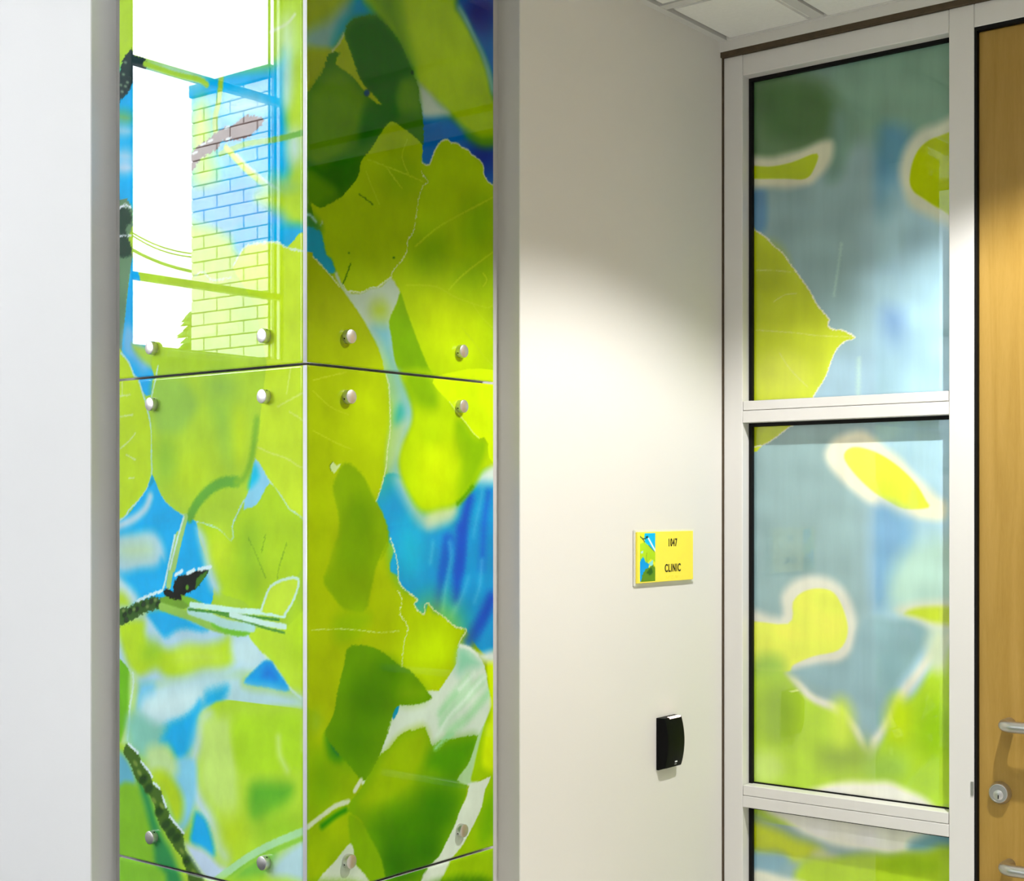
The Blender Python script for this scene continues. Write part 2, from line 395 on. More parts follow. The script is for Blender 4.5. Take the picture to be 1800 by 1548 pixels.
 ("p",(0,160,200),3,0.8,(-7.8,1957.5,16.3,1960.1,27.1,1956.8,34,1936.1,38.6,1924.5,48.5,1919.9,54.6,1907.2,57.4,1901.5,43.6,1897.8,19,1912.4,-7.8,1916.6)),
 ("s",(170,215,215),4,3,0.5,(-7.8,1978.9,5.5,1978.1,16.3,1970.9)),
 ("p",(190,208,190),3,0.4,(178.7,1907.8,191.8,1896.7,200.4,1887.3,194.8,1873,179.6,1848.4,175,1837.5,179.6,1815.1,184.1,1790.5,194.8,1766.2,207.2,1750.3,219.6,1721,173.5,1718.3,161.5,1761.7,155.5,1783.9,146.5,1801.7,131.8,1818.9,114.3,1837.6,97,1854,79.9,1869.2,65.8,1882.6,54.6,1899.2,60.2,1901.9,71.4,1883.3,84.1,1873.7,111.4,1875.9,131.8,1885.4,155.5,1891.3)),
 ("p",(120,190,215),12,0,(134.7,1823.2,173.5,1831.1,184.1,1790.5,201,1760.4,222.7,1721.2,170.5,1718.1,160,1767.8,149.5,1797.9)),
 ("p",(178,205,60),14,0,(170.5,1853.7,169.1,1848,165.2,1842.9,159.3,1839.1,152.5,1837.3,145.7,1837.7,139.9,1840.3,136.1,1844.5,134.7,1849.9,136.1,1855.5,139.9,1860.6,145.7,1864.4,152.5,1866.2,159.3,1865.9,165.2,1863.4,169.1,1859.1)),
 ("p",(125,178,0),2.5,0.4,(200.4,1887.3,213.4,1862.4,229,1834.5,248,1802.2,267.2,1773.8,286.7,1753.7,299.8,1722,219.6,1717.4,201,1754.1,187.2,1780.3,181.1,1811,175,1839.6,191.8,1868.5)),
 ("p",(170,188,0),0.8,0.5,(-13.1,1916.8,10.9,1918.2,29.9,1905.9,51.9,1890.9,65.8,1880.6,85.6,1862.8,102.7,1848.5,120.1,1830,134.7,1813,149.5,1793.8,158.5,1778,163,1761.8,167.5,1754.7,173.5,1738.5,175,1719.9,176.5,1688.8,175.9,1663.8,170.5,1638.7,167.5,1613.7,161.5,1594.9,155.5,1578.3,145.1,1557.6,155.5,1543.2,164.5,1526.6,176.5,1503.6,185.7,1482.6,184.1,1485.6,191.8,1466.6,194.8,1449.8,196.4,1430.9,204.1,1422.2,225.9,1408.5,241.6,1399.3,232.1,1393.4,238.5,1384.5,257.5,1376,257.5,1392,267.2,1392.6,280.1,1381.1,306.4,1367.7,333.1,1350.7,362,1343.3,346.7,1327.8,339.9,1312.9,336.5,1291.2,309.7,1265.2,286.7,1245.7,276.9,1239.2,197.9,1231.7,114.3,1240.9,43.6,1220.9,-13.1,1227.7)),
 ("p",(130,192,215),7,0,(171.1,1763.3,204.1,1761.5,216.5,1739.2,229,1710.4,229,1689.2,216.5,1663.3,204.1,1646,197.9,1622.8,204.1,1593.5,170.5,1593,167.5,1613.7,171.1,1638.7,175.9,1663.8,177.1,1688.8,175.3,1719.9)),
 ("p",(0,165,215),8,0,(206.1,1692.4,204.2,1686.4,201,1681.4,197.1,1678.2,193.2,1677.2,189.7,1678.6,187.2,1682.1,186.2,1687.3,186.7,1693.3,188.6,1699.3,191.8,1704.3,195.6,1707.6,199.6,1708.6,203.1,1707.3,205.5,1703.7,206.6,1698.5)),
 ("p",(165,200,195),8,0,(204.1,1683.8,222.7,1686.8,210.3,1648.3,194.8,1622.7,173.5,1613.8,173.5,1647.1,179.6,1663.9)),
 ("p",(0,158,225),3,0.4,(145.7,1556.6,157,1578.3,163,1595,185.7,1601.6,267.2,1585.9,459.5,1611,459.5,1428.2,197.9,1438.3,186.3,1482.6,177.1,1503.6,165.1,1526.6,156.1,1543.2)),
 ("p",(0,150,222),3,0.4,(173.5,1517,459.5,1513.8,459.5,1294.4,402,1303.5,362,1342.2,333.1,1350.3,306.4,1367.2,280.1,1380.7,267.2,1392.2,257.5,1376,238.5,1384.5,232.1,1393.4,241.6,1399.3,225.9,1408.5,204.1,1421.8,196.4,1430.9,193.3,1462.4,184.1,1485.6)),
 ("p",(0,180,225),20,0,(257.5,1478.8,254.9,1460.9,247.3,1445.9,236,1436.2,222.7,1433.1,209.6,1437.2,198.6,1447.6,191.3,1462.8,188.7,1480.5,191.3,1498,198.6,1512.8,209.6,1522.7,222.7,1526.1,236,1522.5,247.3,1512.2,254.9,1496.9)),
 ("s",(0,84,212),22,13,1,(370.6,1562.7,356.9,1520.6,346.7,1476.7,343.3,1445.3)),
 ("s",(0,84,212),20,13,1,(346.7,1510.7,346.7,1468.8,339.9,1429.4,338.2,1396.5)),
 ("s",(0,104,214),18,13,1,(321.4,1492.6,313,1460,303.1,1434.3)),
 ("s",(0,100,212),20,13,1,(313,1493.7,303.1,1448.2,293.2,1409.6,286.7,1386.1)),
 ("s",(0,82,205),26,13,1,(426.9,1392,402,1357.4,377.6,1332.2,363.8,1319.9)),
 ("s",(0,110,225),14,13,1,(419.8,1574.2,409.1,1520.1,402,1443.2)),
 ("s",(70,180,238),4,11,1,(402,1574,395,1542.6,381,1498.1)),
 ("s",(70,180,238),4,11,1,(319.7,1489.2,323,1458.5,309.7,1411,303.1,1380.9)),
 ("s",(80,185,238),4,11,1,(402,1456.1,398.5,1415.9,384.5,1389.7)),
 ("s",(80,190,238),4,11,1,(276.9,1490,270.4,1460.1)),
 ("s",(60,175,235),6,12,1,(367.2,1428.3,350.1,1395.9,326.4,1370.8)),
 ("p",(150,200,215),10,0,(185.7,1593.2,210.3,1597.8,229,1562.1,270.4,1540.8,333.1,1551.6,333.1,1536.2,306.4,1518.9,260.8,1513,229,1534.6,204.1,1559.9)),
 ("p",(205,222,215),8,0,(267.2,1540.8,329.8,1547.2,326.4,1529.7,303.1,1521.1,264,1516.2)),
 ("p",(222,234,228),9,0,(384.5,1591.7,402,1609.9,434.1,1628.7,459.5,1633.9,459.5,1595,412.7,1587.6)),
 ("p",(192,222,0),6,0,(204.1,1761.5,286.7,1767.5,326.4,1713.5,363.8,1686.7,395,1663.5,426.9,1657.9,459.5,1665.9,459.5,1636.2,426.9,1617.2,398.5,1603.1,377.6,1580.5,353.5,1562.6,333.1,1551.6,309.7,1545,267.2,1540.8,241.6,1547.3,222.7,1564.2,204.1,1591.4,201,1616.5,208.7,1644.1,227.4,1676.4,230.6,1702,219.6,1735.2)),
 ("p",(140,186,0),10,0,(210.3,1759.9,270.4,1762.1,289.9,1728.9,280.1,1708.9,244.8,1709.1,222.7,1724.8)),
 ("p",(165,205,0),12,0,(299.8,1660,298,1655,293.1,1650.6,285.6,1647.5,276.9,1646.3,268.2,1647,260.9,1649.5,256.1,1653.5,254.3,1658.4,256.1,1663.3,260.9,1667.7,268.2,1670.8,276.9,1672.1,285.6,1671.5,293.1,1669,298,1664.9)),
 ("p",(146,192,0),8,0,(333.1,1687.6,353.5,1690.7,381,1669.7,412.7,1661.9,416.2,1644,402,1618.9,377.6,1582.7,353.5,1563.7,338.2,1556,334.8,1586.7,345,1617.6,329.8,1652.4)),
 ("p",(224,244,0),34,0,(329.8,1608.5,326.4,1587.5,317,1569.7,303,1557.9,286.7,1553.7,270.5,1557.8,256.9,1569.3,247.9,1586.6,244.8,1606.9,247.9,1627.4,256.9,1644.9,270.5,1657,286.7,1661.7,303,1658.2,317,1646.9,326.4,1629.4)),
 ("s",(90,160,0),6,5,1,(377.6,1582.7,353.5,1562.6,338.2,1553.8)),
 ("p",(222,246,0),1.5,0.4,(281.8,1758.6,319.7,1719.7,336.5,1705.3,360.3,1688.8,377.6,1674,395,1663.5,409.1,1666.3,419.8,1655.4,421.5,1632.9,459.5,1624.8,459.5,1775.6)),
 ("s",(225,240,120),2,1,0.5,(319.7,1720.8,336.5,1706.4,360.3,1688.8,381,1671.9,396.8,1664)),
 ("p",(196,216,0),40,0,(173.5,1684.5,170.3,1652.6,161.2,1625.4,147.6,1607.2,131.8,1600.6,116.1,1606.5,103,1623.8,94.3,1649.8,91.3,1680.6,94.3,1711.7,103,1738.5,116.1,1757.1,131.8,1764.5,147.6,1759.4,161.2,1742.4,170.3,1716.1)),
 ("p",(206,236,0),40,0,(329.1,1296.5,311.2,1275.7,286.8,1261.4,259.8,1255.6,234.5,1259.2,214.4,1271.2,202.4,1289.8,200.1,1312.3,207.8,1335.5,224.5,1355.9,247.9,1370.7,274.6,1377.5,300.7,1374.9,321.9,1363.3,335,1344.2,337.5,1320.7)),
 ("p",(132,168,0),4,0.8,(57.4,1591.3,70,1611.5,85.6,1614.3,102.7,1606.2,120.1,1592.2,131.8,1574,144.2,1555.6,158.5,1539.1,173.5,1507.8,170.5,1487.1,155.5,1466.8,170.5,1492.2,155.5,1471.8,143.6,1453.6,137.7,1433.3,130.3,1411.1,125.9,1395,117.2,1387.3,91.3,1389.8,68.6,1398.1,51.9,1415,32.6,1437.6,40.8,1459.1,57.4,1496.4,63,1503.5,64.4,1533.4,51.9,1573.3)),
 ("p",(110,152,0),14,0,(140.6,1526.8,138.1,1511.9,131.1,1499.4,120.7,1491.2,108.5,1488.5,96.4,1491.7,86.2,1500.2,79.4,1512.7,77.1,1527.3,79.4,1541.9,86.2,1554.3,96.4,1562.7,108.5,1565.7,120.7,1562.8,131.1,1554.4,138.1,1541.8)),
 ("p",(116,156,0),14,0,(134.7,1480.6,131.8,1467.3,123.6,1456.3,111.3,1449.2,97,1447.1,82.8,1450.3,70.9,1458.1,63,1469.3,60.2,1482.4,63,1495.3,70.9,1506.2,82.8,1513.5,97,1515.9,111.3,1513.1,123.6,1505.4,131.8,1494)),
 ("p",(170,190,0),14,0,(51.9,1513.6,50.2,1490.8,45.4,1471.6,38.2,1458.9,29.9,1454.7,21.5,1459.5,14.5,1472.5,9.8,1491.7,8.2,1514.2,9.8,1536.7,14.5,1555.7,21.5,1568.6,29.9,1573.1,38.2,1568.7,45.4,1555.8,50.2,1536.5)),
 ("p",(150,185,0),10,0,(54.6,1379,91.3,1392.8,131.8,1378.3,108.5,1351.2,79.9,1339.2,57.4,1346.9)),
 ("p",(205,220,150),0.8,0.6,(44.9,1610,51.9,1616.1,60.2,1610.3,69.2,1613.9,63,1607,55.2,1598.2,48.5,1604.1)),
 ("s",(70,95,20),1,0.7,0.4,(48.5,1603.1,44.4,1610,51.3,1616.1)),
 ("s",(222,226,180),2,1,0.7,(10.9,1918.2,29.9,1905.9,51.9,1890.9,65.8,1880.6)),
 ("s",(222,226,180),2,1,0.7,(168.1,1754.8,174.1,1738.6,175.6,1719.9,177.1,1688.8,176.2,1663.8,170.8,1638.7,168.1,1613.7,162.1,1594.9,156.1,1578.3,145.7,1557.6)),
 ("s",(222,226,180),2.2,1,0.9,(176.5,1500.4,184.1,1485.6,191.8,1466.6,194.8,1449.8,196.4,1430.9,204.1,1422.2,225.9,1408.5,241.6,1399.3,232.1,1393.4,238.5,1384.5,257.5,1375.6,257.5,1392.5,267.2,1392.6,280.1,1381.1,306.4,1367.7,333.1,1350.7,362,1343.3,346.7,1327.8,339.9,1312.9,336.5,1291.2)),
 ("s",(220,226,170),1.6,0.8,1.2,(194.8,1416.3,204.1,1401.2,199.4,1380.4,213.4,1364.9,218,1351.9,210.3,1337.7,206.5,1319.1,204.1,1296.2)),
 ("s",(205,220,120),1.4,1,0.5,(8.2,1367.2,71.4,1364.3,120.1,1358.2,155.5,1353.1,197.9,1352.9)),
 ("s",(200,210,60),1.6,1.5,0.5,(10.9,1735.7,43.6,1743.9,79.9,1752.5)),
 ("s",(195,208,50),1.6,1.5,0.5,(10.9,1720,46.3,1698.4,85.6,1688.4)),
 ("s",(195,208,50),1.6,1.5,0.5,(10.9,1661.2,57.4,1645.2,91.3,1636.2)),
 ("p",(222,232,218),1.5,0.5,(345,1320.2,367.2,1314.1,391.5,1299.9,409.1,1279.4,419.8,1241.2,430.5,1210.7,437.7,1150.3,143.6,1187.7,179.6,1215,198.5,1234.8,254.3,1232.4,277.5,1238.5,287.3,1245.2,310.4,1264.7,337.2,1290.7,340.5,1312.4)),
 ("p",(222,232,218),1.5,0.5,(426.9,1224.7,430.5,1188.1,412.7,1151.9,395,1129.5,377.6,1082.9,114.3,1122.9,114.3,1257.2)),
 ("p",(150,214,182),10,0,(343.3,1312.6,367.2,1308.5,398.5,1285.9,367.2,1277.5,343.3,1270.8,338.2,1291)),
 ("s",(178,226,178),16,10,1,(402,1254.2,350.1,1226.1,299.8,1192.3)),
 ("s",(178,226,178),16,10,1,(419.8,1234.4,377.6,1205.3,316.4,1175.1)),
 ("s",(178,226,178),16,10,1,(367.2,1261.9,326.4,1232.9,296.5,1212.2)),
 ("s",(226,242,226),8,6,1,(412.7,1262.2,333.1,1212.5,286.7,1174.5)),
 ("s",(226,242,226),8,6,1,(384.5,1269.2,343.3,1246.6)),
 ("s",(232,238,228),6,3,0.5,(346.7,1317.9,370.6,1311.6,391.5,1298.8)),
 ("p",(0,155,210),1.2,0.3,(186.3,1233,197.9,1234.9,195.4,1225.7,184.7,1214,180.2,1221.2)),
 ("p",(150,182,0),4,0,(-13.1,1254.9,43.6,1224.9,57.4,1187.3,-13.1,1196.6)),
 ("p",(148,182,0),2,0,(-18.4,1240,38.1,1209.7,91.3,1152.6,114.3,1129,91.3,1098.1,114.3,1063.9,161.5,958.4,-18.4,995.6)),
 ("p",(188,204,0),16,0,(43.6,1213,42.3,1204.8,38.7,1198.2,33.4,1194.1,27.1,1193.3,20.9,1195.8,15.6,1201.1,12.1,1208.6,10.9,1217,12.1,1225.1,15.6,1231.7,20.9,1235.8,27.1,1236.7,33.4,1234.3,38.7,1229,42.3,1221.5)),
 ("p",(120,172,0),26,0,(51.9,1132.4,50.2,1117.4,45.4,1105.3,38.2,1097.8,29.9,1096.2,21.5,1100.6,14.5,1110.3,9.8,1123.7,8.2,1139,9.8,1153.7,14.5,1165.8,21.5,1173.3,29.9,1175.2,38.2,1171,45.4,1161.4,50.2,1147.8)),
 ("p",(172,200,0),22,0,(94.1,1065.3,91.7,1055.7,84.9,1048.4,74.8,1044.6,63,1044.7,51.3,1048.8,41.4,1056.2,34.9,1065.8,32.6,1076,34.9,1085.4,41.4,1092.7,51.3,1096.6,63,1096.7,74.8,1092.8,84.9,1085.4,91.7,1075.8)),
 ("p",(165,192,0),20,0,(32.6,1012.8,31.1,1004,27,997.1,20.8,993.3,13.6,992.9,6.4,996.2,0.3,1002.5,-3.8,1010.9,-5.2,1020.2,-3.8,1028.9,0.3,1035.7,6.4,1039.6,13.6,1040,20.8,1036.9,27,1030.6,31.1,1022.1)),
 ("p",(150,185,40),14,0,(27.1,1228.8,26.3,1223.6,23.9,1219.4,20.4,1216.9,16.3,1216.3,12.1,1217.9,8.7,1221.3,6.3,1226,5.5,1231.3,6.3,1236.5,8.7,1240.7,12.1,1243.3,16.3,1243.8,20.4,1242.3,23.9,1238.9,26.3,1234.2)),
 ("p",(20,130,40),9,0,(38.1,1203.8,54.6,1195.7,74.2,1173.1,65.8,1168.2,49.1,1174.5)),
 ("s",(0,95,110),4,4,0,(51.9,1190.1,63,1176.6)),
 ("p",(100,154,0),1.5,0.8,(79.9,1331.2,91.3,1337.9,114.3,1336.6,137.7,1331.7,158.5,1322.9,179.6,1310.8,201,1296.4,219.6,1290.6,235.3,1278.6,254.3,1261.9,267.2,1247.7,276.2,1239.3,254.3,1233,219.6,1233.2,197.9,1235.5,188.7,1232.7,179.6,1215,170.5,1197.4,179.6,1211.9,170.5,1193.2,158.5,1172,149.5,1156.7,134.7,1138.2,121.5,1128.5,111.4,1130.4,85.6,1157.5,65.8,1175.2,43.6,1197.1,34,1212.2,43.6,1224.9,54.6,1241.5,60.2,1266.8,70,1295.9,77.1,1315.3)),
 ("p",(74,132,0),16,0,(176.5,1248.6,173.1,1233.1,163.3,1220.8,148.7,1213.5,131.8,1212.4,115,1217.5,101,1227.9,91.7,1242.1,88.4,1257.9,91.7,1273,101,1285.2,115,1292.7,131.8,1294.3,148.7,1289.6,163.3,1279.3,173.1,1264.9)),
 ("p",(70,128,0),14,0,(194.8,1290.7,193,1285.3,187.7,1281,179.8,1278.6,170.5,1278.3,161.3,1280.3,153.5,1284.2,148.4,1289.3,146.5,1295,148.4,1300.4,153.5,1304.6,161.3,1307.1,170.5,1307.4,179.8,1305.5,187.7,1301.7,193,1296.5)),
 ("p",(122,168,0),14,0,(257.5,1248.7,255.4,1244,249.1,1240.5,239.9,1238.7,229,1238.9,218.2,1241,209.1,1244.7,203.1,1249.4,201,1254.5,203.1,1259.1,209.1,1262.6,218.2,1264.4,229,1264.3,239.9,1262.3,249.1,1258.6,255.4,1253.8)),
 ("p",(78,138,0),20,0,(134.7,1185.4,131.8,1174,123.6,1165.2,111.3,1160.2,97,1159.9,82.8,1164.2,70.9,1172.3,63,1183.1,60.2,1195,63,1206.1,70.9,1214.8,82.8,1219.9,97,1220.6,111.3,1216.6,123.6,1208.5,131.8,1197.5)),
 ("p",(126,176,0),1.2,0.8,(149.5,1156.7,155.5,1164.1,173.5,1170,197.9,1187.7,219.6,1193,235.3,1191.5,257.5,1194.2,267.2,1179.1,276.9,1160.6,296.5,1167.8,333.1,1166,391.5,1163.5,384.5,1144.3,367.2,1120,350.1,1100.3,339.9,1096.3,363.8,1085,360.3,1067.8,343.3,1041.9,333.1,1023.8,309.7,997.4,293.2,978.8,267.2,966.6,248,940.6,143.6,962.1,155.5,994.8,131.8,1030.1,114.3,1065.9,97,1079,84.1,1087.2,85.6,1099,105.6,1112,120.1,1126.1)),
 ("p",(158,192,0),10,0,(155.5,1155.9,197.9,1183.5,229,1189.1,257.5,1188.8,264,1155.9,241.6,1120.6,210.3,1091.5,143.6,1085.5,108.5,1095.3,125.9,1121.1)),
 ("p",(80,154,0),12,0,(280.1,1155.9,333.1,1162,384.5,1159.9,377.6,1136.3,350.1,1104.7,326.4,1090.7,286.7,1116.1,267.2,1129.7)),
 ("p",(72,142,0),22,0,(173.5,1072.3,267.2,1080.4,333.1,1076.5,339.9,1049.1,306.4,1002.4,280.1,977,235.3,955.9,173.5,960.1,149.5,1010.4,131.8,1050.6)),
 ("p",(44,118,0),22,0,(225.9,979,223.2,967.4,215.8,958.6,204.7,954,191.8,954.3,178.9,959.3,168.1,968.2,161,979.8,158.5,992.1,161,1003.5,168.1,1012.2,178.9,1017,191.8,1017,204.7,1012.2,215.8,1003.3,223.2,991.6)),
 ("p",(58,132,0),20,0,(323,1056.2,320.2,1046.6,312.3,1039.5,300.5,1035.8,286.7,1036.2,273,1040.5,261.5,1048.1,253.8,1057.7,251.2,1068,253.8,1077.3,261.5,1084.4,273,1088.2,286.7,1088.1,300.5,1083.9,312.3,1076.4,320.2,1066.7)),
 ("p",(50,124,0),16,0,(289.9,988.1,287.7,979.4,281.3,972.9,271.9,969.7,260.8,970,249.7,974,240.5,980.9,234.3,989.6,232.1,999,234.3,1007.5,240.5,1013.9,249.7,1017.3,260.8,1017.1,271.9,1013.3,281.3,1006.5,287.7,997.6)),
 ("s",(160,220,165),7,6,1,(283.4,1155.5,303.1,1165.9,326.4,1171.7)),
 ("p",(132,178,0),3,0.5,(85.6,1080.9,114.3,1063.9,128.8,1042.9,140.6,1026.4,158.5,996.3,164.5,955.7,123,964.3,114.3,988.5,101.3,999.2,89.8,1035.8)),
 ("p",(182,216,160),2,0.4,(393.3,1163.3,416.2,1187.5,426.9,1188.5,410.9,1156.6,396.8,1138.2,379.3,1111.6,375.8,1086.5,362,1085.3,338.2,1096.6,355.2,1110.6,371.3,1123.8)),
 ("p",(165,205,0),3,0,(416.2,1189.7,459.5,1207.6,459.5,894.5,267.2,934.4,353.5,987.2,381,1015.5,402,1041.1,412.7,1068.6,425.1,1089.3,377.6,1087.4,381,1111.4)),
 ("p",(224,246,0),6,0,(416.2,1174,428.7,1201.9,428.7,1287.8,459.5,1289.8,459.5,1091,430.5,1095.3,405.6,1107.9,402,1130.8)),
 ("p",(224,246,0),4,0,(416.2,1284.4,437.7,1289.4,459.5,1289.8,459.5,1134.5,434.1,1150.7,430.5,1210.7,421.5,1241)),
 ("p",(230,235,228),6,0,(391.5,1302.1,430.5,1303.5,459.5,1299,459.5,1280.7,416.2,1284.4)),
 ("p",(120,182,0),16,0,(402,1034.3,434.1,1060.7,437.7,996.6,402,980.5)),
 ("p",(232,236,222),1.5,0.5,(370.6,1084,402,1085.9,426.9,1090.1,421.5,1080.7,410.9,1068.9,402,1041.1,381,1015.5,353.5,987.2,326.4,970.3,306.4,950.2,283.4,931.1,244.8,939.1,267.2,966.6,293.2,978.8,309.7,997.4,333.1,1023.8,343.3,1041.9,363.8,1067.3)),
 ("p",(214,222,202),1.5,0.5,(89.8,1037.8,57.4,1017.8,19,985.9,127.4,963.4,114.3,989.6,101.3,1001.3,97,1016.3)),
 ("s",(214,222,190),8,2,0.4,(-7.8,1074.2,8.2,1081.2,32.6,1090.8,57.4,1099.6,84.1,1101.7)),
 ("s",(30,140,10),9,6,0,(29.9,1074.5,51.9,1082.6,77.1,1088)),
 ("s",(222,226,200),8,2,0.4,(98.4,1116.2,104.2,1122.4,111.4,1129.8)),
 ("p",(110,168,0),8,0.8,(-7.8,991.5,143.6,960.1,235.3,941,191.8,872.7,57.4,864.3,-7.8,900)),
 ("p",(60,130,0),8,0.8,(251.2,935.6,437.7,905.9,437.7,769.7,299.8,782.3,204.1,848.8)),
 ("p",(0,150,222),8,0,(2.8,858.3,173.5,835.4,299.8,760.6,204.1,680.8,2.8,721.5)),
 ("p",(176,208,0),4,0.8,(204.1,785.8,437.7,769.7,459.5,535.8,235.3,586.5)),
]
